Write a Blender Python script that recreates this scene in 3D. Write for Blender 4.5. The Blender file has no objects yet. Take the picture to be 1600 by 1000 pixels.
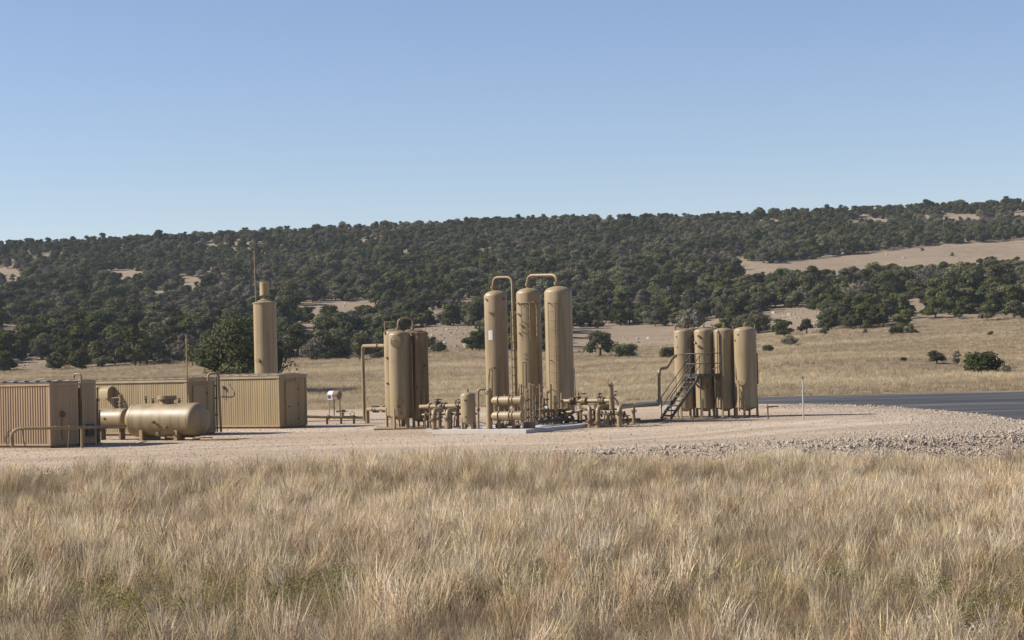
import bpy, math, random
import numpy as np
from mathutils import Vector, Matrix, Euler, noise as mnoise

random.seed(7)
RNG = np.random.default_rng(11)
S = bpy.context.scene
R = math.radians
COL = S.collection

# ------------------------------------------------------------------ camera
F = 3000.0                      # focal length in pixels of the 1600 px wide photograph
EYE = 3.1
cd = bpy.data.cameras.new('camera')
cam = bpy.data.objects.new('camera', cd)
COL.objects.link(cam)
cd.sensor_width = 36.0
cd.lens = 36.0 * F / 1600.0
cd.clip_start = 0.5
cd.clip_end = 6000
CAM_M = (Matrix.Rotation(R(90 + 1.165), 3, 'X') @ Matrix.Rotation(R(-1.4), 3, 'Z'))
cam.matrix_world = Matrix.Translation((0, 0, EYE)) @ CAM_M.to_4x4()
S.camera = cam
S.render.resolution_x, S.render.resolution_y = 1024, 640

# ------------------------------------------------------------------ sky, sun, exposure
SUN_EL, SUN_AZ = 36.0, -88.0     # azimuth from +Y (view direction) clockwise: the sun stands to the left
w = bpy.data.worlds.new('World')
S.world = w
w.use_nodes = True
nt = w.node_tree
nt.nodes.clear()
sky = nt.nodes.new('ShaderNodeTexSky')
sky.sky_type = 'NISHITA'
sky.sun_disc = False
sky.sun_elevation = R(SUN_EL)
sky.sun_rotation = R(SUN_AZ)
sky.altitude = 300
sky.air_density = 1.0
sky.dust_density = 0.08
sky.ozone_density = 2.6
bg = nt.nodes.new('ShaderNodeBackground')
bg.inputs['Strength'].default_value = 0.0695
wo = nt.nodes.new('ShaderNodeOutputWorld')
wb = nt.nodes.new('ShaderNodeMixRGB'); wb.blend_type = 'MULTIPLY'; wb.inputs[0].default_value = 1.0
wb.inputs[2].default_value = (1.01, 0.945, 1.02, 1)          # the photograph's white balance
nt.links.new(sky.outputs[0], wb.inputs[1]); nt.links.new(wb.outputs[0], bg.inputs[0])
nt.links.new(bg.outputs[0], wo.inputs[0])

sd = bpy.data.lights.new('sun', 'SUN')
sd.energy = 5.0
sd.angle = R(0.53)
sd.color = (1.0, 0.93, 0.83)
sun = bpy.data.objects.new('sun', sd)
COL.objects.link(sun)
sdir = Vector((math.sin(R(SUN_AZ)) * math.cos(R(SUN_EL)), math.cos(R(SUN_AZ)) * math.cos(R(SUN_EL)), math.sin(R(SUN_EL))))
sun.rotation_euler = sdir.to_track_quat('Z', 'Y').to_euler()
sun.location = (-60, 40, 60)

S.view_settings.view_transform = 'Standard'
S.view_settings.look = 'None'
S.view_settings.exposure = 0.82
S.view_settings.gamma = 1.0
S.view_settings.use_curve_mapping = False
S.render.engine = 'CYCLES'
S.cycles.use_denoising = True
S.cycles.use_adaptive_sampling = False
S.cycles.max_bounces = 3
S.cycles.diffuse_bounces = 1
S.cycles.glossy_bounces = 1
S.cycles.transmission_bounces = 2
S.cycles.volume_bounces = 0
S.cycles.transparent_max_bounces = 8

# ------------------------------------------------------------------ pixel helpers (photograph pixels -> points in the place)
CAMLOC = Vector((0, 0, EYE))
def ray(px, py):
    return CAM_M @ Vector(((px - 800) / F, -(py - 500) / F, -1.0))
def P(px, py, d):
    r = ray(px, py)
    return CAMLOC + r * (d / r.y)
def G(px, py, z=0.0):
    r = ray(px, py)
    return CAMLOC + r * ((z - EYE) / r.z)
CAM_I = CAM_M.inverted()
def proj(p):
    q = CAM_I @ (Vector(p) - CAMLOC)
    return (800 + F * q.x / -q.z, 500 - F * q.y / -q.z)

# ------------------------------------------------------------------ materials
MATS = {}
def nodes_of(name):
    m = bpy.data.materials.new(name)
    m.use_nodes = True
    n = m.node_tree.nodes
    n.clear()
    out = n.new('ShaderNodeOutputMaterial')
    MATS[name] = m
    return m, n, m.node_tree.links, out

def ramp(n, stops):
    r = n.new('ShaderNodeValToRGB')
    e = r.color_ramp.elements
    while len(e) < len(stops):
        e.new(0.5)
    for i, (p, c) in enumerate(stops):
        e[i].position = p
        e[i].color = (*c, 1)
    return r

def paint(name, col, rough=0.5, vary=0.12, scale=2.0, bump=0.02, metallic=0.0, dirt=0.0, dirtcol=(0.2, 0.16, 0.11)):
    m, n, l, out = nodes_of(name)
    tc = n.new('ShaderNodeTexCoord')
    nz = n.new('ShaderNodeTexNoise'); nz.inputs['Scale'].default_value = scale; nz.inputs['Detail'].default_value = 6
    oi = n.new('ShaderNodeObjectInfo')
    mp = n.new('ShaderNodeMapping'); mp.inputs['Scale'].default_value = (1, 1, 0.25)
    l.new(tc.outputs['Object'], mp.inputs[0]); l.new(mp.outputs[0], nz.inputs['Vector'])
    lo = tuple(c * (1 - vary) for c in col); hi = tuple(min(1, c * (1 + vary)) for c in col)
    rp = ramp(n, [(0.3, lo), (0.7, hi)])
    l.new(nz.outputs['Fac'], rp.inputs[0])
    last = rp.outputs[0]
    if dirt > 0:
        n2 = n.new('ShaderNodeTexNoise'); n2.inputs['Scale'].default_value = scale * 3.1; n2.inputs['Detail'].default_value = 8
        m2 = n.new('ShaderNodeMapping'); m2.inputs['Scale'].default_value = (1, 1, 0.06)
        l.new(tc.outputs['Object'], m2.inputs[0]); l.new(m2.outputs[0], n2.inputs['Vector'])
        r2 = ramp(n, [(0.50, (0, 0, 0)), (0.64, (dirt,) * 3)])
        l.new(n2.outputs['Fac'], r2.inputs[0])
        mx = n.new('ShaderNodeMixRGB'); mx.inputs[2].default_value = (*dirtcol, 1)
        l.new(r2.outputs[0], mx.inputs[0]); l.new(last, mx.inputs[1])
        last = mx.outputs[0]
    hsv = n.new('ShaderNodeHueSaturation')
    mr = n.new('ShaderNodeMapRange'); mr.inputs[3].default_value = 0.91; mr.inputs[4].default_value = 1.09
    l.new(oi.outputs['Random'], mr.inputs[0]); l.new(mr.outputs[0], hsv.inputs['Value'])
    l.new(last, hsv.inputs['Color'])
    b = n.new('ShaderNodeBsdfPrincipled')
    l.new(hsv.outputs[0], b.inputs['Base Color'])
    b.inputs['Metallic'].default_value = metallic
    rr = n.new('ShaderNodeMapRange'); rr.inputs[3].default_value = rough - 0.08; rr.inputs[4].default_value = rough + 0.12
    l.new(nz.outputs['Fac'], rr.inputs[0]); l.new(rr.outputs[0], b.inputs['Roughness'])
    if bump:
        bp = n.new('ShaderNodeBump'); bp.inputs['Strength'].default_value = bump * 10; bp.inputs['Distance'].default_value = 0.01
        n3 = n.new('ShaderNodeTexNoise'); n3.inputs['Scale'].default_value = 3; n3.inputs['Detail'].default_value = 4
        l.new(tc.outputs['Object'], n3.inputs['Vector'])
        l.new(n3.outputs['Fac'], bp.inputs['Height']); l.new(bp.outputs[0], b.inputs['Normal'])
    l.new(b.outputs[0], out.inputs[0])
    return m

TAN = paint('tan_paint', (0.252, 0.187, 0.100), 0.50, 0.12, 1.1, 0.03, dirt=0.5, dirtcol=(0.13, 0.085, 0.042))
TANP = paint('tan_pipe_paint', (0.225, 0.157, 0.079), 0.52, 0.14, 4, 0.03, dirt=0.5, dirtcol=(0.12, 0.08, 0.04))
SHEDM = paint('shed_tan', (0.275, 0.200, 0.099), 0.55, 0.08, 1.2, 0.03, dirt=0.4, dirtcol=(0.18, 0.125, 0.065))
SHEDP = paint('shed_pinkish_tan', (0.30, 0.204, 0.117), 0.55, 0.08, 1.2, 0.03, dirt=0.35, dirtcol=(0.19, 0.12, 0.07))
ROOFM = paint('roof_tan', (0.31, 0.235, 0.14), 0.5, 0.1, 1.0, 0.02, dirt=0.3)
ROOFG = paint('roof_grey', (0.10, 0.092, 0.09), 0.6, 0.2, 1.0, 0.02)
RUSTY = paint('brown_steel', (0.14, 0.09, 0.045), 0.6, 0.25, 5, 0.05)
DARKM = paint('dark_fitting', (0.05, 0.04, 0.03), 0.55, 0.3, 5, 0.04)
STEEL = paint('grey_galvanised_steel', (0.075, 0.063, 0.05), 0.6, 0.15, 6, 0.02)
GRATE = paint('dark_grating', (0.055, 0.05, 0.044), 0.6, 0.2, 6, 0.02)
WHITE = paint('white_paint', (0.50, 0.485, 0.465), 0.45, 0.05, 3, 0.01)
CONC = paint('concrete', (0.44, 0.40, 0.36), 0.85, 0.08, 2.5, 0.06, dirt=0.2, dirtcol=(0.3, 0.26, 0.2))
POSTM = paint('weathered_grey_white', (0.36, 0.365, 0.375), 0.5, 0.08, 3, 0.01)
SCREEN = paint('grey_display', (0.09, 0.10, 0.12), 0.25, 0.05, 3, 0)
BLOCK_AND_SHADE = paint('brown_block_and_shade', (0.20, 0.14, 0.095), 0.8, 0.15, 3, 0.03)  # colour of the support block, also painted shade on the meter box back

def gravel_mat():
    m, n, l, out = nodes_of('gravel')
    tc = n.new('ShaderNodeTexCoord')
    big = n.new('ShaderNodeTexNoise'); big.inputs['Scale'].default_value = 0.16; big.inputs['Detail'].default_value = 5
    mp = n.new('ShaderNodeMapping'); mp.inputs['Scale'].default_value = (0.35, 1.0, 1); mp.inputs['Rotation'].default_value = (0, 0, R(-12))
    l.new(tc.outputs['Object'], mp.inputs[0]); l.new(mp.outputs[0], big.inputs['Vector'])
    mid = n.new('ShaderNodeTexNoise'); mid.inputs['Scale'].default_value = 3.0; mid.inputs['Detail'].default_value = 8; mid.inputs['Roughness'].default_value = 0.75
    l.new(tc.outputs['Object'], mid.inputs['Vector'])
    vo = n.new('ShaderNodeTexVoronoi'); vo.inputs['Scale'].default_value = 14; vo.inputs['Randomness'].default_value = 1
    l.new(tc.outputs['Object'], vo.inputs['Vector'])
    r1 = ramp(n, [(0.3, (0.315, 0.24, 0.172)), (0.5, (0.38, 0.295, 0.215)), (0.7, (0.47, 0.38, 0.29))])
    l.new(big.outputs['Fac'], r1.inputs[0])
    r2 = ramp(n, [(0.25, (0.55, 0.53, 0.52)), (0.5, (1, 1, 1)), (0.78, (1.25, 1.25, 1.25))])
    l.new(mid.outputs['Fac'], r2.inputs[0])
    mx = n.new('ShaderNodeMixRGB'); mx.blend_type = 'MULTIPLY'; mx.inputs[0].default_value = 0.8
    l.new(r1.outputs[0], mx.inputs[1]); l.new(r2.outputs[0], mx.inputs[2])
    sp = n.new('ShaderNodeSeparateXYZ'); l.new(vo.outputs['Color'], sp.inputs[0])
    r3 = ramp(n, [(0.0, (0.62, 0.6, 0.58)), (0.3, (0.95, 0.95, 0.95)), (1.0, (1.12, 1.12, 1.12))])
    l.new(sp.outputs[0], r3.inputs[0])
    mx2 = n.new('ShaderNodeMixRGB'); mx2.blend_type = 'MULTIPLY'; mx2.inputs[0].default_value = 0.85
    l.new(mx.outputs[0], mx2.inputs[1]); l.new(r3.outputs[0], mx2.inputs[2])
    b = n.new('ShaderNodeBsdfPrincipled'); b.inputs['Roughness'].default_value = 0.95
    b.inputs['Specular IOR Level'].default_value = 0.1
    ta = n.new('ShaderNodeAttribute'); ta.attribute_name = 'track'
    tm_ = n.new('ShaderNodeMath'); tm_.operation = 'MULTIPLY'; l.new(ta.outputs['Fac'], tm_.inputs[0])
    tr_ = n.new('ShaderNodeMapRange'); tr_.inputs[1].default_value = 0.35; tr_.inputs[2].default_value = 0.6; tr_.inputs[4].default_value = 0.8
    l.new(mid.outputs['Fac'], tr_.inputs[0]); l.new(tr_.outputs[0], tm_.inputs[1])
    mt = n.new('ShaderNodeMixRGB'); mt.inputs[2].default_value = (0.47, 0.395, 0.31, 1)
    l.new(tm_.outputs[0], mt.inputs[0]); l.new(mx2.outputs[0], mt.inputs[1])
    l.new(mt.outputs[0], b.inputs['Base Color'])
    bp = n.new('ShaderNodeBump'); bp.inputs['Strength'].default_value = 0.8; bp.inputs['Distance'].default_value = 0.05
    l.new(vo.outputs['Distance'], bp.inputs['Height']); l.new(bp.outputs[0], b.inputs['Normal'])
    l.new(b.outputs[0], out.inputs[0])
    return m
GRAVEL = gravel_mat()

def ground_mat():
    m, n, l, out = nodes_of('dry_ground')
    tc = n.new('ShaderNodeTexCoord')
    def nz(scale, sx, sy, det=6, rough=0.6):
        a = n.new('ShaderNodeTexNoise'); a.inputs['Scale'].default_value = scale; a.inputs['Detail'].default_value = det; a.inputs['Roughness'].default_value = rough
        mp = n.new('ShaderNodeMapping'); mp.inputs['Scale'].default_value = (sx, sy, 1)
        l.new(tc.outputs['Object'], mp.inputs[0]); l.new(mp.outputs[0], a.inputs['Vector'])
        return a
    a = nz(0.05, 0.5, 1.0); b2 = nz(0.5, 0.5, 1.0, 8, 0.7); c = nz(2.5, 1, 1, 8, 0.75)
    ra = ramp(n, [(0.3, (0.18, 0.137, 0.095)), (0.48, (0.26, 0.20, 0.133)), (0.62, (0.33, 0.255, 0.165)), (0.75, (0.21, 0.16, 0.112))])
    l.new(a.outputs['Fac'], ra.inputs[0])
    rb = ramp(n, [(0.3, (0.55, 0.53, 0.5)), (0.5, (0.95, 0.95, 0.93)), (0.7, (1.25, 1.22, 1.15))])
    l.new(b2.outputs['Fac'], rb.inputs[0])
    mx = n.new('ShaderNodeMixRGB'); mx.blend_type = 'MULTIPLY'; mx.inputs[0].default_value = 0.75
    l.new(ra.outputs[0], mx.inputs[1]); l.new(rb.outputs[0], mx.inputs[2])
    rc = ramp(n, [(0.3, (0.6, 0.58, 0.55)), (0.6, (1.1, 1.1, 1.1))])
    l.new(c.outputs['Fac'], rc.inputs[0])
    m2 = n.new('ShaderNodeMixRGB'); m2.blend_type = 'MULTIPLY'; m2.inputs[0].default_value = 0.7
    l.new(mx.outputs[0], m2.inputs[1]); l.new(rc.outputs[0], m2.inputs[2])
    # bare pinkish soil on the hill beyond the meadow
    sep = n.new('ShaderNodeSeparateXYZ'); l.new(tc.outputs['Object'], sep.inputs[0])
    mr = n.new('ShaderNodeMapRange'); mr.inputs[1].default_value = 290; mr.inputs[2].default_value = 345; mr.inputs[4].default_value = 0.75
    l.new(sep.outputs[1], mr.inputs[0])
    m3 = n.new('ShaderNodeMixRGB')
    rs = ramp(n, [(0.3, (0.18, 0.138, 0.10)), (0.7, (0.285, 0.222, 0.162))])
    l.new(b2.outputs['Fac'], rs.inputs[0])
    l.new(mr.outputs[0], m3.inputs[0]); l.new(m2.outputs[0], m3.inputs[1]); l.new(rs.outputs[0], m3.inputs[2])
    b = n.new('ShaderNodeBsdfPrincipled'); b.inputs['Roughness'].default_value = 1.0; b.inputs['Specular IOR Level'].default_value = 0.05
    l.new(m3.outputs[0], b.inputs['Base Color'])
    bp = n.new('ShaderNodeBump'); bp.inputs['Strength'].default_value = 0.9; bp.inputs['Distance'].default_value = 0.25
    l.new(c.outputs['Fac'], bp.inputs['Height']); l.new(bp.outputs[0], b.inputs['Normal'])
    l.new(b.outputs[0], out.inputs[0])
    return m
GROUND = ground_mat()

def asphalt_mat():
    m, n, l, out = nodes_of('asphalt')
    tc = n.new('ShaderNodeTexCoord')
    a = n.new('ShaderNodeTexNoise'); a.inputs['Scale'].default_value = 0.35; a.inputs['Detail'].default_value = 6
    mp = n.new('ShaderNodeMapping'); mp.inputs['Scale'].default_value = (0.15, 1, 1)
    l.new(tc.outputs['Object'], mp.inputs[0]); l.new(mp.outputs[0], a.inputs['Vector'])
    ra = ramp(n, [(0.35, (0.030, 0.029, 0.030)), (0.52, (0.050, 0.048, 0.048)), (0.68, (0.12, 0.112, 0.105))])
    l.new(a.outputs['Fac'], ra.inputs[0])
    b = n.new('ShaderNodeBsdfPrincipled'); b.inputs['Roughness'].default_value = 0.8
    b.inputs['Specular IOR Level'].default_value = 0.3
    l.new(ra.outputs[0], b.inputs['Base Color'])
    c = n.new('ShaderNodeTexNoise'); c.inputs['Scale'].default_value = 40
    l.new(tc.outputs['Object'], c.inputs['Vector'])
    bp = n.new('ShaderNodeBump'); bp.inputs['Strength'].default_value = 0.5; bp.inputs['Distance'].default_value = 0.01
    l.new(c.outputs['Fac'], bp.inputs['Height']); l.new(bp.outputs[0], b.inputs['Normal'])
    l.new(b.outputs[0], out.inputs[0])
    return m
ASPHALT = asphalt_mat()

def leafy(name, stops, translucency=0.25, attr='bl', use_tint=True, tint_amt=0.5, vary=0.15):
    """blade / leaf material: own random tone for each blade (attr), moved by the tuft's tint"""
    m, n, l, out = nodes_of(name)
    at = n.new('ShaderNodeAttribute'); at.attribute_name = attr
    val = at.outputs['Fac']
    if use_tint:
        ti = n.new('ShaderNodeAttribute'); ti.attribute_type = 'INSTANCER'; ti.attribute_name = 'tint'
        s1 = n.new('ShaderNodeMath'); s1.operation = 'MULTIPLY'; s1.inputs[1].default_value = 1 - tint_amt
        s2 = n.new('ShaderNodeMath'); s2.operation = 'MULTIPLY_ADD'; s2.inputs[1].default_value = tint_amt
        l.new(val, s1.inputs[0]); l.new(ti.outputs['Fac'], s2.inputs[0]); l.new(s1.outputs[0], s2.inputs[2])
        val = s2.outputs[0]
    rp = ramp(n, stops); l.new(val, rp.inputs[0])
    oi = n.new('ShaderNodeObjectInfo')
    hsv = n.new('ShaderNodeHueSaturation')
    mr = n.new('ShaderNodeMapRange'); mr.inputs[3].default_value = 1 - vary; mr.inputs[4].default_value = 1 + vary
    l.new(oi.outputs['Random'], mr.inputs[0]); l.new(mr.outputs[0], hsv.inputs['Value']); l.new(rp.outputs[0], hsv.inputs['Color'])
    r17 = n.new('ShaderNodeMath'); r17.operation = 'MULTIPLY'; r17.inputs[1].default_value = 17.3
    fr = n.new('ShaderNodeMath'); fr.operation = 'FRACT'; l.new(oi.outputs['Random'], r17.inputs[0]); l.new(r17.outputs[0], fr.inputs[0])
    mh = n.new('ShaderNodeMapRange'); mh.inputs[3].default_value = 0.489; mh.inputs[4].default_value = 0.516; l.new(fr.outputs[0], mh.inputs[0]); l.new(mh.outputs[0], hsv.inputs['Hue'])
    r31 = n.new('ShaderNodeMath'); r31.operation = 'MULTIPLY'; r31.inputs[1].default_value = 31.7
    f2 = n.new('ShaderNodeMath'); f2.operation = 'FRACT'; l.new(oi.outputs['Random'], r31.inputs[0]); l.new(r31.outputs[0], f2.inputs[0])
    ms = n.new('ShaderNodeMapRange'); ms.inputs[3].default_value = 0.80; ms.inputs[4].default_value = 1.15; l.new(f2.outputs[0], ms.inputs[0]); l.new(ms.outputs[0], hsv.inputs['Saturation'])
    d = n.new('ShaderNodeBsdfDiffuse'); t = n.new('ShaderNodeBsdfTranslucent')
    l.new(hsv.outputs[0], d.inputs[0]); l.new(hsv.outputs[0], t.inputs[0])
    mx = n.new('ShaderNodeMixShader'); mx.inputs[0].default_value = translucency
    l.new(d.outputs[0], mx.inputs[1]); l.new(t.outputs[0], mx.inputs[2])
    l.new(mx.outputs[0], out.inputs[0])
    return m

STRAW = leafy('dry_grass', [(0.08, (0.13, 0.098, 0.068)), (0.32, (0.325, 0.242, 0.152)), (0.52, (0.51, 0.395, 0.252)), (0.72, (0.66, 0.522, 0.345)), (0.95, (0.84, 0.71, 0.52))], 0.35)
STRAWF = leafy('meadow_grass', [(0.05, (0.17, 0.128, 0.088)), (0.35, (0.35, 0.27, 0.17)), (0.62, (0.48, 0.378, 0.24)), (0.95, (0.62, 0.505, 0.335))], 0.35)
FORB = leafy('green_forb', [(0.0, (0.07, 0.085, 0.02)), (0.5, (0.14, 0.16, 0.035)), (0.86, (0.24, 0.25, 0.05)), (0.90, (0.6, 0.44, 0.04)), (1.0, (0.7, 0.5, 0.05))], 0.3)
JUNIPER = leafy('juniper_leaves', [(0.0, (0.034, 0.039, 0.014)), (0.5, (0.062, 0.068, 0.024)), (1.0, (0.102, 0.105, 0.040))], 0.1, use_tint=False, vary=0.4)
OAK = leafy('oak_leaves', [(0.0, (0.052, 0.053, 0.025)), (0.5, (0.094, 0.092, 0.047)), (1.0, (0.145, 0.138, 0.076))], 0.12, use_tint=False, vary=0.36)
GREYT = leafy('grey_twigs', [(0.0, (0.08, 0.070, 0.050)), (0.5, (0.13, 0.112, 0.084)), (1.0, (0.18, 0.157, 0.118))], 0.1, use_tint=False, vary=0.25)
BARK = paint('bark', (0.085, 0.068, 0.052), 0.9, 0.3, 5, 0.08)
ROCKM = paint('limestone', (0.315, 0.262, 0.205), 0.9, 0.35, 3, 0.08)

# ------------------------------------------------------------------ mesh builder
def ortho(d):
    d = d.normalized()
    a = Vector((0, 0, 1)) if abs(d.z) < 0.9 else Vector((1, 0, 0))
    x = d.cross(a).normalized()
    return x, d.cross(x).normalized()

def fillet(pts, rad, n=5):
    """round the corners of a polyline"""
    pts = [Vector(p) for p in pts]
    if rad <= 0 or len(pts) < 3:
        return pts
    out = [pts[0]]
    for i in range(1, len(pts) - 1):
        a, b, c = pts[i - 1], pts[i], pts[i + 1]
        r1 = min(rad, (a - b).length * 0.48); r2 = min(rad, (c - b).length * 0.48)
        p, q = b + (a - b).normalized() * r1, b + (c - b).normalized() * r2
        for k in range(n + 1):
            t = k / n
            out.append(p * (1 - t) ** 2 + b * 2 * t * (1 - t) + q * t * t)
    out.append(pts[-1])
    return out

class MB:
    def __init__(s):
        s.v, s.f, s.sm = [], [], []
    def box(s, c, size, rz=0.0, m=None):
        c = Vector(c); hx, hy, hz = (k / 2 for k in size)
        b = len(s.v)
        M = m if m is not None else Matrix.Rotation(rz, 3, 'Z')
        for x, y, z in ((-1, -1, -1), (1, -1, -1), (1, 1, -1), (-1, 1, -1), (-1, -1, 1), (1, -1, 1), (1, 1, 1), (-1, 1, 1)):
            s.v.append(c + M @ Vector((x * hx, y * hy, z * hz)))
        for f in ((0, 3, 2, 1), (4, 5, 6, 7), (0, 1, 5, 4), (1, 2, 6, 5), (2, 3, 7, 6), (3, 0, 4, 7)):
            s.f.append([b + k for k in f]); s.sm.append(False)
        return s
    def bar(s, a, b, wd, ht):
        a, b = Vector(a), Vector(b)
        d = (b - a); L = d.length; d.normalize()
        up = Vector((0, 0, 1)) if abs(d.z) < 0.95 else Vector((0, 1, 0))
        x = d.cross(up).normalized(); z = x.cross(d)
        M = Matrix((x, d, z)).transposed()
        return s.box((a + b) / 2, (wd, L, ht), m=M)
    def tube(s, pts, r, n=10, rad=0.0, caps=True):
        pts = fillet(pts, rad)
        rs = r if isinstance(r, (list, tuple)) else [r] * len(pts)
        b = len(s.v)
        x = None
        for i, p in enumerate(pts):
            if i == 0: d = pts[1] - pts[0]
            elif i == len(pts) - 1: d = pts[-1] - pts[-2]
            else: d = (pts[i + 1] - p).normalized() + (p - pts[i - 1]).normalized()
            d = d.normalized() if d.length > 1e-9 else Vector((0, 0, 1))
            if x is None: x, y = ortho(d)
            else:
                x = (x - d * x.dot(d)).normalized(); y = d.cross(x)
            for k in range(n):
                a = 2 * math.pi * k / n
                s.v.append(p + (x * math.cos(a) + y * math.sin(a)) * rs[i])
        for i in range(len(pts) - 1):
            for k in range(n):
                k2 = (k + 1) % n
                s.f.append([b + i * n + k, b + i * n + k2, b + (i + 1) * n + k2, b + (i + 1) * n + k]); s.sm.append(True)
        if caps:
            s.f.append([b + k for k in range(n)][::-1]); s.sm.append(False)
            e = b + (len(pts) - 1) * n
            s.f.append([e + k for k in range(n)]); s.sm.append(False)
        return s
    def lathe(s, origin, axis, prof, n=32, smooth=True):
        """prof: list of (distance along axis, radius)"""
        o = Vector(origin); a = Vector(axis).normalized(); x, y = ortho(a)
        b = len(s.v)
        for t, r in prof:
            for k in range(n):
                g = 2 * math.pi * k / n
                s.v.append(o + a * t + (x * math.cos(g) + y * math.sin(g)) * max(r, 1e-4))
        for i in range(len(prof) - 1):
            for k in range(n):
                k2 = (k + 1) % n
                s.f.append([b + i * n + k, b + i * n + k2, b + (i + 1) * n + k2, b + (i + 1) * n + k]); s.sm.append(smooth)
        s.f.append([b + k for k in range(n)][::-1]); s.sm.append(False)
        e = b + (len(prof) - 1) * n
        s.f.append([e + k for k in range(n)]); s.sm.append(False)
        return s
    def disc(s, c, axis, r, t, n=14):
        a = Vector(axis).normalized()
        return s.lathe(Vector(c) - a * t / 2, a, [(0, r), (0, r), (t, r), (t, r)], n, False)
    def torus(s, c, axis, R0, r, n=18, k=6):
        c = Vector(c); x, y = ortho(Vector(axis))
        pts = [c + (x * math.cos(2 * math.pi * i / n) + y * math.sin(2 * math.pi * i / n)) * R0 for i in range(n + 1)]
        return s.tube(pts, r, k, caps=False)
    def quad(s, a, b, c, d):
        i = len(s.v); s.v += [Vector(a), Vector(b), Vector(c), Vector(d)]; s.f.append([i, i + 1, i + 2, i + 3]); s.sm.append(False)
        return s
    def mesh(s, name, mat, inv=None):
        me = bpy.data.meshes.new(name)
        vs = [tuple(inv @ v) for v in s.v] if inv is not None else [tuple(v) for v in s.v]
        me.from_pydata(vs, [], s.f)
        me.polygons.foreach_set('use_smooth', s.sm)
        me.materials.append(mat)
        me.update()
        me.set_sharp_from_angle(angle=R(33))
        return me
    def build(s, name, mat, parent=None, world=True):
        """world=True: the points are world points, turned into the parent's own frame"""
        inv = None
        if parent is not None and world:
            inv = WM[parent.name].inverted()
        o = bpy.data.objects.new(name, s.mesh(name, mat, inv))
        COL.objects.link(o)
        if parent is not None:
            o.parent = parent
            WM[o.name] = WM[parent.name]
        else:
            WM[o.name] = Matrix.Identity(4)
        return o
WM = {}
def add(name, me, parent, loc=(0, 0, 0), rz=0.0):
    o = bpy.data.objects.new(name, me); COL.objects.link(o)
    o.parent = parent; o.location = loc; o.rotation_euler = (0, 0, rz)
    if parent is not None: WM[o.name] = WM[parent.name]
    return o
def tag(o, label, cat, group=None, kind=None):
    o['label'] = label
    if cat: o['category'] = cat
    if group: o['group'] = group
    if kind: o['kind'] = kind
    return o
def thing(name, label, cat, loc, rz=0.0, group=None):
    o = bpy.data.objects.new(name, None); COL.objects.link(o)
    o.empty_display_size = 0.2
    o.location = loc; o.rotation_euler = (0, 0, rz)
    WM[o.name] = Matrix.Translation(Vector(loc)) @ Matrix.Rotation(rz, 4, 'Z')
    return tag(o, label, cat, group)
def one(name, mb, mat, label, cat, group=None, kind=None):
    """a thing that is one mesh, its origin at its base"""
    c = Vector((sum(v.x for v in mb.v) / len(mb.v), sum(v.y for v in mb.v) / len(mb.v), min(v.z for v in mb.v)))
    o = bpy.data.objects.new(name, mb.mesh(name, mat, Matrix.Translation(c).inverted())); COL.objects.link(o)
    o.location = c
    WM[o.name] = Matrix.Translation(c)
    return tag(o, label, cat, group, kind)

# ------------------------------------------------------------------ terrain
def ss(a, b, x):
    t = min(1.0, max(0.0, (x - a) / (b - a)))
    return t * t * (3 - 2 * t)
TREE_E = np.array([(-900, 0), (0, 1), (300, 8), (560, 10), (700, 16), (900, 9), (1050, 13), (1200, 26), (1400, 38), (1600, 44), (2500, 50)], float)
RIDGE_E = np.array([(-900, 196), (0, 205), (200, 207), (400, 213), (600, 218), (800, 223), (1000, 226), (1200, 229), (1400, 228), (1600, 232), (2500, 236)], float)
def nz2(x, y, s, oct=3):
    return mnoise.fractal(Vector((x * s, y * s, 3.7)), 1.0, 2.0, oct)
HILL0, HILL1 = 325.0, 790.0
def terrain(x, y):
    if y < 140:
        zf = -0.22 - 0.6 * ss(-1, 13, x)
        z = zf + (-0.55 - zf) * ss(64, 82, y)
        z += 0.10 * nz2(x, y, 0.12) * (1 - ss(60, 70, y))
        if y > 110: z += (-0.45 - z) * ss(110, 140, y)
        return z
    pxc = 800 + 3000 * max(-0.55, min(0.55, x / y))
    et = np.interp(pxc, TREE_E[:, 0], TREE_E[:, 1]); er = np.interp(pxc, RIDGE_E[:, 0], RIDGE_E[:, 1]) - 14
    zt = EYE + et * HILL0 / 3000
    if y < HILL0:
        t = (y - 140) / (HILL0 - 140)
        z = -0.45 + (zt + 0.45) * (0.35 * t + 0.65 * t * t)
        z += 0.5 * nz2(x, y, 0.02) * ss(145, 200, y)
        z += 0.55 * math.exp(-((y - 192 - 0.05 * x) / 9.0) ** 2)                       # low fold across the meadow
        z += 1.0 * math.exp(-((y - 215) / 26.0) ** 2) * ss(20, 30, x) * (1 - ss(38, 62, x))   # hump beside the road
        return z
    if y < HILL1:
        t = (y - HILL0) / (HILL1 - HILL0)
        e = et + (er - et) * (t ** 0.86)
        z = EYE + e * y / 3000
        z += 0.5 * nz2(x, y, 0.02) + 1.6 * nz2(x, y, 0.008) * ss(HILL0, 420, y)
        return z
    z = EYE + er * HILL1 / 3000 - (y - HILL1) * 0.03
    z += 0.5 * nz2(x, y, 0.02) + 1.6 * nz2(x, y, 0.008)
    return z

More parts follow.
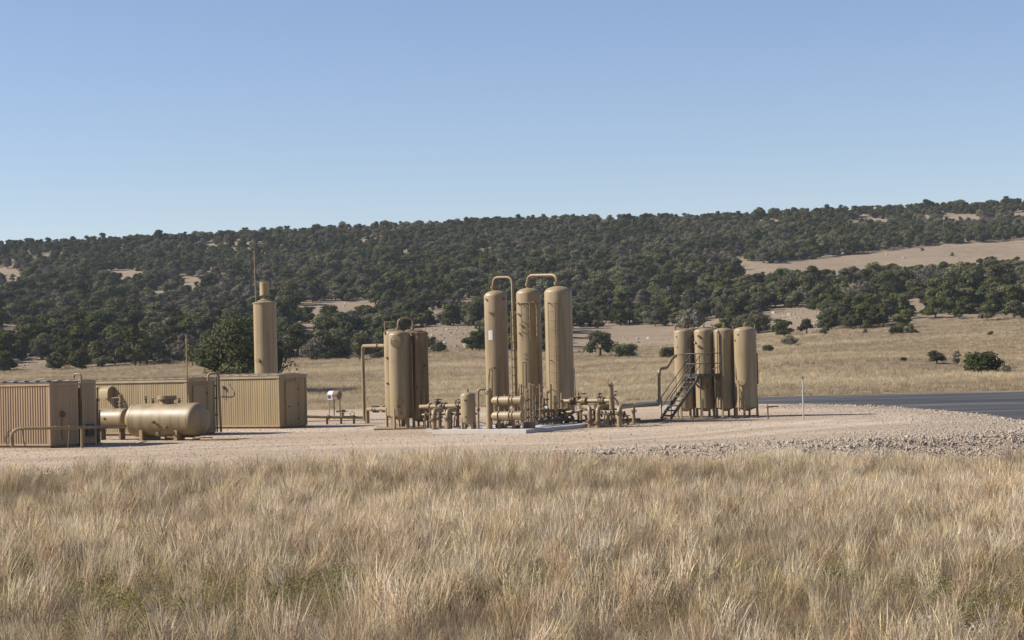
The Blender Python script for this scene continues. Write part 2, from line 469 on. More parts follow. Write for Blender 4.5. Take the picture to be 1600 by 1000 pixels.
rows = list(np.arange(-60, 15, 5.0)) + list(np.arange(15, 150, 2.5)) + list(np.arange(150, 340, 4.0)) + list(np.arange(340, 830, 9.0)) + list(np.arange(830, 1500, 35.0))
cols = np.linspace(-0.62, 0.62, 190)
tv, tf = [], []
for y in rows:
    for u in cols:
        x = u * (abs(y) + 50)
        tv.append((x, y, terrain(x, y)))
NC = len(cols)
for i in range(len(rows) - 1):
    for j in range(NC - 1):
        tf.append((i * NC + j, i * NC + j + 1, (i + 1) * NC + j + 1, (i + 1) * NC + j))
me = bpy.data.meshes.new('ground'); me.from_pydata(tv, [], tf); me.materials.append(GROUND)
me.polygons.foreach_set('use_smooth', [True] * len(tf))
ground = bpy.data.objects.new('ground', me); COL.objects.link(ground); ground['kind'] = 'structure'
tag(ground, 'dry tan grassland rising to the wooded hill', None)
ZMAX = max(v[2] for v in tv)

def on_terrain(px, py, d0=145, d1=900):
    """where the line of sight through a photograph pixel meets the ground"""
    d = d0
    while d < d1:
        p = P(px, py, d)
        if p.z <= terrain(p.x, d):
            return Vector((p.x, d, terrain(p.x, d)))
        d += 2.0
    p = P(px, py, 330)
    return Vector((p.x, 330, terrain(p.x, 330)))

# ------------------------------------------------------------------ gravel pad with its stony bank
PAD = [(-48, 129), (-25, 130), (-10, 128.5), (0, 125), (8, 121), (13, 119), (16, 115.5), (18.6, 110), (20.4, 102.6), (21.3, 92), (21.1, 84), (20.6, 77), (19.3, 71.5), (15.5, 68.2), (9.9, 66), (5, 64), (1, 62.8), (-3, 62.2), (-9, 62), (-18, 61.8), (-30, 61.5), (-48, 61.5)]
def smooth_loop(pts, n=4):
    out = []
    N = len(pts)
    for i in range(N):
        p0, p1, p2, p3 = (Vector((*pts[(i + k) % N], 0)) for k in (-1, 0, 1, 2))
        for k in range(n):
            t = k / n
            out.append(0.5 * ((2 * p1) + (-p0 + p2) * t + (2 * p0 - 5 * p1 + 4 * p2 - p3) * t * t + (-p0 + 3 * p1 - 3 * p2 + p3) * t ** 3))
    return out
loop = smooth_loop(PAD)
NL = len(loop)
nrm = []
for i in range(NL):
    d = (loop[(i + 1) % NL] - loop[i - 1]).normalized()
    nrm.append(Vector((-d.y, d.x, 0)))       # loop runs clockwise: outward is left of travel
import bmesh
bm = bmesh.new()
r0 = [bm.verts.new(p) for p in loop]
f = bm.faces.new(r0[::-1])
prev = r0
for k, (off, dz) in enumerate(((0.5, -0.06), (1.3, -0.35), (2.6, -0.75), (4.0, -1.25))):
    cur = [bm.verts.new((p.x + n.x * off * (1 + 0.25 * nz2(p.x, p.y, 0.4)), p.y + n.y * off * (1 + 0.25 * nz2(p.x, p.y, 0.4)), dz)) for p, n in zip(loop, nrm)]
    for i in range(NL):
        j = (i + 1) % NL
        bm.faces.new((prev[i], cur[i], cur[j], prev[j]))
    prev = cur
bmesh.ops.triangulate(bm, faces=[f])
bmesh.ops.recalc_face_normals(bm, faces=bm.faces)
me = bpy.data.meshes.new('gravel_pad'); bm.to_mesh(me); bm.free(); me.materials.append(GRAVEL)
pad = bpy.data.objects.new('gravel_pad', me); COL.objects.link(pad); pad['kind'] = 'structure'
tag(pad, 'pale crushed stone pad the tanks stand on', None)

# wheel tracks: compacted paler strips, sheets just above the pad
def ribbon(pts_in, pts_out, z):
    vs, fs = [], []
    for a, b in zip(pts_in, pts_out):
        vs += [(a[0], a[1], z), (b[0], b[1], z)]
    for i in range(len(pts_in) - 1):
        fs.append((2 * i, 2 * i + 1, 2 * i + 3, 2 * i + 2))
    return vs, fs

def wheel_track(px_pts, width):
    c = [G(a, b) for a, b in px_pts]
    fine = []
    for i in range(len(c) - 1):
        p0, p1, p2, p3 = c[max(0, i - 1)], c[i], c[i + 1], c[min(len(c) - 1, i + 2)]
        for k in range(8):
            t = k / 8
            fine.append(0.5 * ((2 * p1) + (-p0 + p2) * t + (2 * p0 - 5 * p1 + 4 * p2 - p3) * t * t + (-p0 + 3 * p1 - 3 * p2 + p3) * t ** 3))
    vs, fs, at = [], [], []
    for i, p in enumerate(fine):
        d = (fine[min(i + 1, len(fine) - 1)] - fine[max(i - 1, 0)]).normalized(); nn = Vector((-d.y, d.x, 0))
        e = min(1.0, i / 6, (len(fine) - 1 - i) / 6)
        for o_, a_ in ((-1, 0), (-.35, e), (.35, e), (1, 0)):
            q = p + nn * o_ * width / 2; vs.append((q.x, q.y, 0.004)); at.append(a_)
    for i in range(len(fine) - 1):
        for k in range(3): fs.append((i * 4 + k, i * 4 + k + 1, i * 4 + k + 5, i * 4 + k + 4))
    me = bpy.data.meshes.new('wheel_track'); me.from_pydata(vs, [], fs); me.materials.append(GRAVEL)
    t_ = me.attributes.new('track', 'FLOAT', 'POINT'); t_.data.foreach_set('value', at)
    o = bpy.data.objects.new('wheel_track', me); COL.objects.link(o); o.parent = pad
wheel_track([(1010, 690), (1130, 683), (1240, 672), (1340, 664), (1420, 656), (1390, 647), (1300, 644)], 2.4)
wheel_track([(700, 696), (880, 692), (1040, 682), (1180, 668), (1270, 659), (1330, 650)], 1.6)
wheel_track([(150, 706), (380, 697), (600, 690), (760, 687)], 1.8)

# ------------------------------------------------------------------ road
inner = [(21.5, 20), (21.8, 60), (22.4, 80), (22.6, 95), (21.5, 106), (19.6, 113), (16.0, 119), (11.5, 126), (8.5, 136)]
outer = [(40, 20), (44, 60), (52, 90), (60, 115), (62, 141), (38.6, 145.5), (22, 148), (15, 146), (9, 141.5)]
vs, fs = ribbon(inner, outer, -0.30)
me = bpy.data.meshes.new('road'); me.from_pydata(vs, [], fs); me.materials.append(ASPHALT)
road = bpy.data.objects.new('road', me); COL.objects.link(road); road['kind'] = 'structure'
tag(road, 'dark asphalt road bending round the gravel pad', None)

# ------------------------------------------------------------------ scatter (stuff only)
def scatter(name, pts, rots, scl, idx, tint, variants, label, cat):
    """one object: points with their own turn, size, kind and tone, filled with tufts / stones / tree masses"""
    me = bpy.data.meshes.new(name)
    me.from_pydata([tuple(p) for p in pts], [], [])
    for nm, typ, arr in (('rot', 'FLOAT_VECTOR', rots), ('scl', 'FLOAT_VECTOR', [q if isinstance(q, tuple) else (q, q, q) for q in scl]), ('idx', 'INT', idx), ('tint', 'FLOAT', tint)):
        a = me.attributes.new(nm, typ, 'POINT')
        if typ == 'FLOAT_VECTOR': a.data.foreach_set('vector', np.asarray(arr, np.float32).ravel())
        else: a.data.foreach_set('value', np.asarray(arr, np.int32 if typ == 'INT' else np.float32))
    c = bpy.data.collections.new(name + '_kinds')
    for i, vm in enumerate(variants):
        o = bpy.data.objects.new('%s_kind_%02d' % (name, i), vm)
        c.objects.link(o)
    g = bpy.data.node_groups.new(name, 'GeometryNodeTree')
    g.interface.new_socket('Geometry', in_out='INPUT', socket_type='NodeSocketGeometry')
    g.interface.new_socket('Geometry', in_out='OUTPUT', socket_type='NodeSocketGeometry')
    n, l = g.nodes, g.links
    gi, go = n.new('NodeGroupInput'), n.new('NodeGroupOutput')
    ci = n.new('GeometryNodeCollectionInfo'); ci.inputs['Collection'].default_value = c
    ci.inputs['Separate Children'].default_value = True; ci.inputs['Reset Children'].default_value = True
    ip = n.new('GeometryNodeInstanceOnPoints'); ip.inputs['Pick Instance'].default_value = True
    def na(nm, typ):
        a = n.new('GeometryNodeInputNamedAttribute'); a.data_type = typ; a.inputs['Name'].default_value = nm
        return a.outputs[0]
    l.new(gi.outputs[0], ip.inputs['Points']); l.new(ci.outputs[0], ip.inputs['Instance'])
    l.new(na('idx', 'INT'), ip.inputs['Instance Index'])
    e2r = n.new('FunctionNodeEulerToRotation'); l.new(na('rot', 'FLOAT_VECTOR'), e2r.inputs[0]); l.new(e2r.outputs[0], ip.inputs['Rotation'])
    l.new(na('scl', 'FLOAT_VECTOR'), ip.inputs['Scale'])
    l.new(ip.outputs[0], go.inputs[0])
    ob = bpy.data.objects.new(name, me); COL.objects.link(ob)
    md = ob.modifiers.new('fill', 'NODES'); md.node_group = g
    return tag(ob, label, cat, kind='stuff')

def blades_mesh(name, mat, nb, radius, hmin, hmax, width, lean=(0.12, 0.0), spread=0.35, seg=3, head=0.0, rng=None):
    vs, fs, bl = [], [], []
    for i in range(nb):
        a = rng.uniform(0, 2 * math.pi); r = radius * math.sqrt(rng.uniform())
        bx, by = r * math.cos(a), r * math.sin(a)
        h = rng.uniform(hmin, hmax); lx = lean[0] + rng.normal() * spread; ly = lean[1] + rng.normal() * spread
        ang = rng.uniform(0, math.pi); wx, wy = math.cos(ang), math.sin(ang)
        droop = rng.uniform(0.0, 0.5)
        tone = rng.uniform()
        b = len(vs)
        for k in range(seg + 1):
            t = k / seg
            hh = h * (t - droop * 0.35 * t * t * t)
            cx, cy = bx + lx * h * t ** 1.6, by + ly * h * t ** 1.6
            wd = width * (1 - 0.8 * t)
            if head and k >= seg - 1: wd = width * head * (1.0 if k == seg - 1 else 0.2)
            vs.append((cx - wx * wd / 2, cy - wy * wd / 2, hh)); vs.append((cx + wx * wd / 2, cy + wy * wd / 2, hh))
            bl += [tone, tone]
        for k in range(seg):
            fs.append((b + 2 * k, b + 2 * k + 1, b + 2 * k + 3, b + 2 * k + 2))
    me = bpy.data.meshes.new(name); me.from_pydata(vs, [], fs); me.materials.append(mat)
    at = me.attributes.new('bl', 'FLOAT', 'POINT'); at.data.foreach_set('value', bl)
    return me

def rock_mesh(name, mat, seed, n=1):
    bm = bmesh.new(); bmesh.ops.create_icosphere(bm, subdivisions=n, radius=1)
    rg = np.random.default_rng(seed)
    for v in bm.verts:
        v.co *= rg.uniform(0.65, 1.15)
        v.co.z *= 0.7
    me = bpy.data.meshes.new(name); bm.to_mesh(me); bm.free(); me.materials.append(mat)
    return me

# ================================================================== the plant
ANG = R(30)                                   # the plant is laid out on a grid turned 30 degrees to the view
U = Vector((math.cos(ANG), -math.sin(ANG), 0)); V = Vector((math.sin(ANG), math.cos(ANG), 0)); Z = Vector((0, 0, 1))
def pp(pts, d):
    """photograph pixels at the given depth(s) -> world points"""
    return [P(a, b, d[i] if isinstance(d, (list, tuple)) else d) for i, (a, b) in enumerate(pts)]
def flange(m, c, axis, r, t=0.05):
    a = Vector(axis).normalized()
    m.disc(Vector(c) - a * t * 0.55, a, r, t * 0.8, 14); m.disc(Vector(c) + a * t * 0.55, a, r, t * 0.8, 14)
    return m

# ---------------------------------------------------------------- sheds
def panel_mesh(name, mat, width, height, ribs, depth, ribw):
    m = MB(); prof = [(0.0, 0.0)]
    pitch = width / ribs
    for i in range(ribs):
        c = pitch * (i + 0.5)
        prof += [(c - ribw * .5, 0.0), (c - ribw * .28, depth), (c + ribw * .28, depth), (c + ribw * .5, 0.0)]
    prof.append((width - 0.004, 0.0))
    for (x0, y0), (x1, y1) in zip(prof[:-1], prof[1:]):
        m.quad((x0, -y0, 0), (x1, -y1, 0), (x1, -y1, height), (x0, -y0, height))
    for (x0, y0), (x1, y1) in zip(prof[:-1], prof[1:]):      # thickness at the top edge
        m.quad((x0, -y0, height), (x1, -y1, height), (x1, 0.006, height), (x0, 0.006, height))
    return m.mesh(name, mat)
def shed(name, label, corner, L, W, H, mat, roofmat, pw=0.41, ribs=1, depth=0.022, ribw=0.07, rise=0.12, door=None, cat='shed', fascia=0.13):
    t = thing(name, label, cat, corner, -ANG)
    def lb(nm, m, mt, par=t): return m.build(nm, mt, par, world=False)
    z0 = 0.10
    lb('skid_frame', MB().box((-L / 2, W / 2, 0.06), (L - .06, W - .06, .12)), RUSTY)
    lb('wall', MB().box((-L / 2, W / 2, (z0 + H - 0.02) / 2 + 0.01), (L - .05, W - .05, H - z0 - 0.02)), mat)
    ph = H - z0 - fascia + .01
    nf = max(1, round((L - 0.16) / pw)); pf = (L - 0.16) / nf
    mf = panel_mesh('wall_panel', mat, pf, ph, ribs, depth, ribw)
    for i in range(nf): add('wall_panel', mf, t, (-L + .08 + i * pf, 0.012, z0))
    ns = max(1, round((W - 0.16) / pw)); ps = (W - 0.16) / ns
    msd = panel_mesh('wall_panel', mat, ps, ph, ribs, depth * .8, ribw)
    for i in range(ns): add('wall_panel', msd, t, (-0.012, 0.08 + i * ps, z0), math.pi / 2)
    for cx, cy in ((0, 0), (-L, 0), (0, W), (-L, W)):
        sx = 1 if cx == 0 else -1; sy = -1 if cy == 0 else 1
        lb('corner_trim', MB().box((cx - sx * .045, cy - sy * .045, z0 + (H - z0 - fascia) / 2), (.115, .115, H - z0 - fascia - .004)), mat)
    lb('base_trim', MB().box((-L / 2, W / 2, z0 + .04), (L + .03, W + .03, .075)), mat)
    rf = MB(); e = .07
    a, b, c, d = (-L - e, -e), (e, -e), (e, W + e), (-L - e, W + e)
    zt = H
    k = len(rf.v)
    ridge = [(-L - e, W / 2, zt + rise), (e, W / 2, zt + rise)]
    rf.v += [Vector((*a, zt)), Vector((*b, zt)), Vector((*c, zt)), Vector((*d, zt)), Vector(ridge[0]), Vector(ridge[1]),
             Vector((*a, zt - .015)), Vector((*b, zt - .015)), Vector((*c, zt - .015)), Vector((*d, zt - .015))]
    for fc in ((0, 1, 5, 4), (2, 3, 4, 5), (1, 2, 5), (3, 0, 4), (6, 7, 1, 0), (7, 8, 2, 1), (8, 9, 3, 2), (9, 6, 0, 3), (9, 8, 7, 6)):
        rf.f.append([k + q for q in fc]); rf.sm.append(False)
    ro = lb('roof', rf, roofmat)
    lb('fascia', MB().box((-L / 2, -.022, zt - fascia / 2 - .018), (L + .10, .05, fascia)).box((.022, W / 2, zt - fascia / 2 - .018), (.05, W - .01, fascia)), roofmat if roofmat is not ROOFG else mat, ro)
    ns_ = int(L / .6)
    for i in range(ns_ + 1):
        x = -L + .05 + i * (L - .1) / ns_
        m = MB(); m.bar((x, -e + .01, zt + .012), (x, W / 2, zt + rise + .012), .035, .03)
        lb('roof_seam', m, roofmat, ro)
    if door:
        y0, wd, hd = door
        dr = lb('door', MB().box((.028, y0 + wd / 2, z0 + .1 + hd / 2), (.045, wd, hd)), mat)
        lb('door_frame', MB().box((.02, y0 - .035, z0 + .1 + hd / 2), (.09, .05, hd + .1)).box((.02, y0 + wd + .035, z0 + .1 + hd / 2), (.09, .05, hd + .1)).box((.02, y0 + wd / 2, z0 + .1 + hd + .03), (.086, wd + .02, .05)), mat, dr)
        lb('handle', MB().tube([(.05, y0 + .12, 1.05), (.10, y0 + .12, 1.05), (.10, y0 + .25, 1.05)], .016, 8, .02), DARKM, dr)
        for hz in (.45, 1.15, hd - .12):
            lb('hinge', MB().box((.06, y0 + wd - .02, hz), (.03, .05, .13)), DARKM, dr)
    return t, lb

cA = G(79, 700.5)
tA, lbA = shed('metal_shed', 'pinkish tan ribbed metal shed at the left border, nearest of the sheds', cA, 6.2, 1.60, 2.62, SHEDP, ROOFG, .39, 3, .026, .085, .03, fascia=.11)
hb_ = lbA('vent_hood', MB().lathe((.02, .68, 1.33), (1, 0, 0), [(0, .13), (.05, .13), (.09, .10), (.10, .04)], 14), DARKM)
lbA('vent_rim', MB().torus((.05, .68, 1.33), (1, 0, 0), .14, .014), SHEDP, hb_)
lbA('conduit', MB().tube([(.035, .62, 1.2), (.035, .62, .55), (.06, .66, .3)], .012, 6, .05), DARKM)
lbA('grounding_wire', MB().tube([(-2.2, -.03, .75), (-2.45, -.05, .4), (-2.3, -.05, .1)], .012, 6, .2), DARKM)
# narrow cabinet behind it
cA2 = cA + V * 1.86 + Vector((0, 0, 0))
tA2, lbA2 = shed('equipment_cabinet', 'narrow dark sided metal cabinet close behind the pinkish ribbed shed', cA2, 5.6, .80, 2.66, SHEDP, ROOFM, .39, 3, .03, .085, .03, cat='cabinet', fascia=.10)
lbA2('louvre_box', MB().box((.05, .38, .62), (.08, .42, .5)).box((.10, .38, .62), (.03, .34, .04)).box((.10, .38, .74), (.03, .34, .04)).box((.10, .38, .50), (.03, .34, .04)), DARKM)
one('vent_pipe', MB().tube([cA2 + U * .06 + Z * 1.9 - V * .10, cA2 + U * .06 + Z * 2.92 - V * .10, cA2 - U * .32 + Z * 2.92 - V * .10, cA2 - U * .32 + Z * 2.74 - V * .10], .045, 10, .12), TANP,
    'short bent vent pipe in the gap between shed and cabinet', 'pipe')

cB = G(293, 681.5)
tB, lbB = shed('metal_shed', 'tan metal shed with hood vent behind the horizontal tanks', cB, 5.6, 2.0, 2.58, SHEDM, ROOFM, .40, 3, .010, .06, .06, door=(.45, .95, 2.0))
h = MB(); hx = -4.55; hz = 2.02
k = len(h.v); prof = [(0, .28), (-.20, .26), (-.36, .16), (-.42, 0.0), (-.42, -.26), (0, -.26)]
for sx in (-.27, .27):
    for yy_, zz_ in prof: h.v.append(Vector((hx + sx, yy_ - .02, hz + zz_)))
n_ = len(prof)
for i in range(n_ - 1): h.f.append([k + i, k + i + 1, k + n_ + i + 1, k + n_ + i]); h.sm.append(False)
h.f.append([k + i for i in range(n_)][::-1]); h.sm.append(False); h.f.append([k + n_ + i for i in range(n_)]); h.sm.append(False)
lbB('hood_vent', h, SHEDM)
lbB('conduit', MB().tube([(-4.2, -.04, 1.7), (-4.2, -.04, .9)], .014, 6), DARKM)
lbB('conduit', MB().tube([(-4.1, -.04, 1.7), (-4.1, -.04, .9)], .014, 6), DARKM)

cC = G(437, 670)
tC, lbC = shed('metal_shed', 'tan metal shed with closed side door, farthest of the three sheds', cC, 5.4, 2.25, 2.60, SHEDM, ROOFM, .40, 3, .010, .06, .09, door=(.55, .95, 2.02))
lbC('junction_box', MB().box((-3.35, -.06, 2.05), (.10, .09, .14)).tube([(-3.35, -.06, 2.0), (-3.35, -.06, 1.5)], .012, 6), DARKM)
lbC('side_lamp', MB().lathe((.03, 1.35, 2.40), (1, 0, 0), [(0, .05), (.06, .05), (.09, .02)], 10), ROOFM)
one('antenna_mast', MB().tube(pp([(292.5, 596), (291, 523)], 86.2), .032, 8), TANP, 'thin tan antenna mast at the corner of the middle shed', 'mast')
g = thing('vent_pipe', 'tall hooked vent pipe standing between the middle and far sheds', 'pipe', G(345, 676))
gp = pp([(325.5, 599), (325, 583), (341.5, 583), (345.5, 675)], 87.0)
MB().tube(gp, .055, 10, .2).build('pipe', TANP, g)
MB().tube(pp([(338, 588), (339.5, 675)], 87.2), .035, 8).build('conduit', DARKM, g)
for i, (a, b) in enumerate(((337, 603), (337.5, 622), (338.5, 648))):
    m = MB(); c = P(a, b, 87.1); m.box(c, (.14, .1, .07)); m.build('clamp', DARKM, g)
one('hose', MB().tube(pp([(357, 599), (363, 608), (367.5, 617), (363, 620.5), (346, 620)], [90.2, 90.0, 89.8, 89.9, 88.6]), .028, 8, .2), DARKM, 'dark tube added as the hooked vent pipe shadow on the far shed', 'hose')  # no hose here: dark tube added to draw the vent pipe's cast shadow

# rail pipe in front of the near shed
dr_ = 75.2
rl = thing('pipe_rail', 'low tan pipe rail running in front of the pinkish shed', 'rail', G(128, 703))
MB().tube([P(20, 699, dr_), P(17, 680, dr_), P(25, 669.5, dr_), P(90, 668.5, dr_), P(155, 667.5, dr_ + 1.5), P(196, 665.5, dr_ + 6.5)], .062, 10, .35).build('rail', TANP, rl)
MB().tube([P(127.8, 669, dr_ + .9), P(128.2, 701, dr_ + .9)], .06, 10).build('post', TANP, rl)
MB().tube([P(108, 669, dr_ + .4), P(107.5, 685, dr_ + .4), P(106, 700.5, dr_ + .4)], .022, 8, .2).build('post', RUSTY, rl)
MB().tube([P(35, 670, dr_), P(36.5, 686, dr_), P(40, 699, dr_)], .022, 8, .2).build('post', RUSTY, rl)
for a in (33, 86, 108): MB().disc(P(a, 668.7, dr_ + (0.1 if a < 100 else .4)), (1, -.05, 0), .085, .06).build('clamp', TANP, rl)
cn = thing('conduit_riser', 'upright bundle of valves and conduit at the cabinet corner', 'pipe', G(152, 699))
MB().tube(pp([(152, 606), (153, 697)], 79.5), .05, 8).build('pipe', TANP, cn)
MB().tube(pp([(156, 640), (155, 690), (160, 697)], 79.3), .03, 8, .2).build('hose', DARKM, cn)
for a, b in ((152.3, 625), (152.5, 647), (152.6, 668), (152.8, 688)): flange(MB(), P(a, b, 79.5), Z, .10, .05).build('flange', TANP, cn)
MB().lathe(P(152, 607, 79.5), Z, [(0, .07), (.03, .07), (.06, .04)], 10).build('cap', TANP, cn)

# ---------------------------------------------------------------- horizontal tanks
def dome(r, depth, n=7, rev=False):
    pr = [(depth * (1 - math.cos(math.pi / 2 * i / n)), r * math.sin(math.pi / 2 * i / n)) for i in range(n + 1)]
    return pr
def capsule(L, r, dp):
    a = dome(r, dp)
    return a + [(dp + .08, r + .0), (dp + .081, r + .006), (dp + .11, r + .006), (dp + .111, r), (L - dp - .111, r), (L - dp - .11, r + .006), (L - dp - .081, r + .006), (L - dp - .08, r)] + [(L - q, w_) for q, w_ in a[::-1]]
def htank(label, p_end, L, r, zc, dp, saddles, nm='storage_tank'):
    """p_end: ground point under the right end of the axis; the axis runs back along -U"""
    t = thing(nm, label, 'tank', p_end, -ANG)
    sh = MB().lathe((-L, 0, zc), (1, 0, 0), capsule(L, r, dp), 40).build('shell', TAN, t, world=False)
    for s_ in saddles:
        m = MB()
        m.box((s_, 0, (zc - r * .60) / 2), (.17, r * 1.66, zc - r * .60)); m.box((s_, 0, .02), (.26, r * 1.8, .04))
        pts = [(s_, r * 1.012 * math.sin(a), zc - r * 1.012 * math.cos(a)) for a in np.linspace(-.95, .95, 12)]
        for a, b in zip(pts[:-1], pts[1:]): m.bar(a, b, .16, .03)
        m.build('saddle', TAN, t, world=False)
    return t
pe = G(312, 689)
pe = Vector((P(318, 660, 81.2).x, 81.2, 0))
tk = htank('big horizontal tan tank with manway and two saddles between the sheds', pe, 3.95, .72, .86, .30, (-2.95, -1.05))
def lt(nm, m, mt, par=tk): return m.build(nm, mt, par, world=False)
mw = lt('manway', MB().lathe((-1.95, 0, 1.5), Z, [(0, .29), (.24, .29), (.245, .41), (.30, .41), (.31, .39), (.32, .40), (.40, .40)], 20), TAN)
for i in range(10):
    a = i * .628; lt('bolt', MB().lathe((-1.95 + .37 * math.cos(a), .37 * math.sin(a), 1.70), Z, [(0, .02), (.11, .02)], 6), DARKM, mw)
lt('davit_arm', MB().tube([(-2.35, -.1, 1.75), (-2.35, -.1, 1.85), (-1.75, -.05, 1.85)], .02, 6, .05), TANP, mw)
for x, hh in ((-3.15, .20), (-2.75, .10), (-1.3, .1), (-.72, .22)):
    v_ = lt('nozzle', MB().lathe((x, 0, 1.55), Z, [(0, .06), (hh, .06), (hh + .005, .10), (hh + .04, .10), (hh + .05, .03), (hh + .11, .03)], 12), TANP)
    lt('hand_wheel', MB().torus((x, 0, 1.55 + hh + .12), Z, .10, .012, 12, 5), DARKM, v_)
for x, zz in ((-2.1, .82), (-2.05, .30), (-1.45, .58)):
    oy = -math.sqrt(.72 ** 2 - (zz - .86) ** 2)
    v_ = lt('side_valve', MB().lathe((x, oy + .03, zz), (0, -1, -.15), [(0, .05), (.1, .05), (.105, .085), (.14, .085), (.15, .04), (.22, .04)], 12), TANP)
    lt('lever', MB().bar((x, oy - .16, zz + .02), (x + .2, oy - .2, zz - .1), .03, .02), DARKM, v_)
lt('nameplate', MB().lathe((-.07, -.12, 1.02), (1, -.15, .2), [(0, .06), (.04, .06), (.05, .03)], 12), DARKM)
lt('drain_pipe', MB().tube([(-2.0, -.1, .16), (-2.0, -.1, .08), (-.2, -.5, .08), (.55, -.1, .09)], .045, 8, .08), TANP)
pe2 = pe - U * 4.22 + V * 0.12
tk2 = htank('small horizontal tan tank at the left end of the big one', pe2, 1.95, .44, .93, .12, ())
for q in (-1.5, -.4):
    MB().box((q, 0, .26), (.08, .3, .52)).build('stand', RUSTY, tk2, world=False)
r_ = MB().lathe((-.42, 0, 1.32), Z, [(0, .085), (.16, .085), (.165, .13), (.20, .13), (.205, .085), (.30, .085), (.305, .13), (.36, .13), (.365, .075), (.56, .075), (.57, .11), (.61, .11), (.62, .05), (.68, .05)], 14).build('riser', TANP, tk2, world=False)
MB().tube([(-.42, -.05, 1.85), (-.85, -.12, 1.82)], .02, 6).build('lever', TANP, r_, world=False)
MB().tube([(-.42, .0, 1.56), (-.12, -.1, 1.56)], .02, 6).build('lever', DARKM, r_, world=False)
MB().lathe((-1.0, -.42, .95), (0, -1, 0), [(0, .05), (.05, .05), (.06, .02)], 10).build('gauge', DARKM, tk2, world=False)
one('ground_hoses', MB().tube([pe + U * .2 - V * .45 + Z * .05, pe + U * .9 - V * .35 + Z * .05, pe + U * 1.9 - V * .1 + Z * .05], .05, 8, .3), TANP, 'pale pipe lying on the gravel beside the big tank\'s end', 'pipe')

# ---------------------------------------------------------------- upright vessels
def base_at(px, py, d): return Vector((P(px, py, d).x, d, 0))
def vessel(name, label, c, r, z0, z1, dp=.28, cone=False, legs=0, legz=None, cat='tank', mat=None, n=36, bottom='dome', group=None, leg_rot=0.3):
    t = thing(name, label, cat, c, 0.0, group)
    top = [(z1 - q * dp, 1) for q in (0,)]
    pr = []
    if bottom == 'dome': pr += [(z0 + q, w_) for q, w_ in dome(r, dp)]
    elif bottom == 'cone': pr += [(z0, r * .18), (z0 + dp, r)]
    else: pr += [(z0, r), (z0 + .02, r)]
    zb = pr[-1][0]
    zs = z1 - (dp if not cone else r * .38)
    for k in (.33, .67):
        zz = zb + (zs - zb) * k
        pr += [(zz, r), (zz + .001, r + .005), (zz + .03, r + .005), (zz + .031, r)]
    if cone: pr += [(zs - .05, r), (zs - .05, r + .035), (zs, r + .035), (zs, r), (zs + .001, r - .002), (z1, r * .12)]
    else: pr += [(z1 - q, w_) for q, w_ in dome(r, dp)[::-1]]
    MB().lathe((0, 0, 0), Z, pr, n).build('shell', mat or TAN, t, world=False)
    for i in range(legs):
        a = 2 * math.pi * (i + leg_rot) / legs
        m = MB(); m.box((math.cos(a) * (r - .03), math.sin(a) * (r - .03), (legz or z0 + .5) / 2), (.10, .09, (legz or z0 + .5)), a)
        m.box((math.cos(a) * r, math.sin(a) * r, .012), (.22, .2, .024), a)
        m.build('leg', TAN, t, world=False)
    return t
def side_fit(t, nm, ang, r, z, prof, mat, par=None, n=12):
    d = Vector((math.sin(ang), -math.cos(ang), 0))
    return MB().lathe(d * (r - .03) + Z * z, d, prof, n).build(nm, mat, par or t, world=False)
def nozzle(t, z, r=.055, h=.25):
    return MB().lathe((0, 0, z - .05), Z, [(0, r), (h * .5, r), (h * .5 + .002, r * 1.9), (h * .5 + .06, r * 1.9), (h * .5 + .062, r), (h + .05, r)], 12).build('top_nozzle', TANP, t, world=False)
def ladder(t, ang, r, z0, z1, wd=.42, off=.2, pitch=.34, mat=None):
    d = Vector((math.sin(ang), -math.cos(ang), 0)); s_ = Vector((math.cos(ang), math.sin(ang), 0))
    m = MB()
    for k in (-1, 1): m.tube([d * (r + off) + s_ * wd / 2 * k + Z * z0, d * (r + off) + s_ * wd / 2 * k + Z * z1], .022, 6)
    ld = m.build('ladder', mat or TANP, t, world=False)
    for zz in (z0 + .4, (z0 + z1) / 2, z1 - .1):
        q = MB()
        for k in (-1, 1): q.tube([d * (r + off) + s_ * wd / 2 * k + Z * zz, d * (r - .05) + s_ * wd / 2 * k * .8 + Z * zz], .02, 6)
        q.build('bracket', mat or TANP, ld, world=False)
    rm = MB().tube([s_ * -wd / 2, s_ * wd / 2], .016, 6).mesh('rung', mat or TANP)
    zz = z0 + .2
    while zz < z1 - .05:
        add('rung', rm, ld, d * (r + off) + Z * zz); zz += pitch
    return ld

# capped stack behind the far shed
cS = base_at(415.5, 560, 104)
st = vessel('capped_stack', 'tall tan stack with box cap rising behind the far shed', cS, .62, 0, 6.72, .26, cone=True, bottom='flat', cat='stack')
cap = MB().lathe((0, 0, 6.66), Z, [(0, .06), (.22, .06), (.22, .27), (.24, .27), (.30, .255), (.92, .255), (.94, .20)], 18, False).build('cap', SHEDM, st, world=False)
MB().lathe((0, 0, 6.86), Z, [(0, .285), (.05, .285)], 18, False).build('cap_rim', TANP, cap, world=False)
side_fit(st, 'lamp', -.5, .62, 3.35, [(0, .08), (.12, .08), (.14, .12), (.2, .12)], TANP)
MB().tube([(-.42, -.35, 6.3), (-.46, -.35, 9.2)], .032, 8).build('lightning_rod', TANP, st, world=False)
MB().lathe((-.46, -.35, 9.18), Z, [(0, .05), (.08, .05), (.12, .01)], 8).build('rod_tip', TANP, st, world=False)

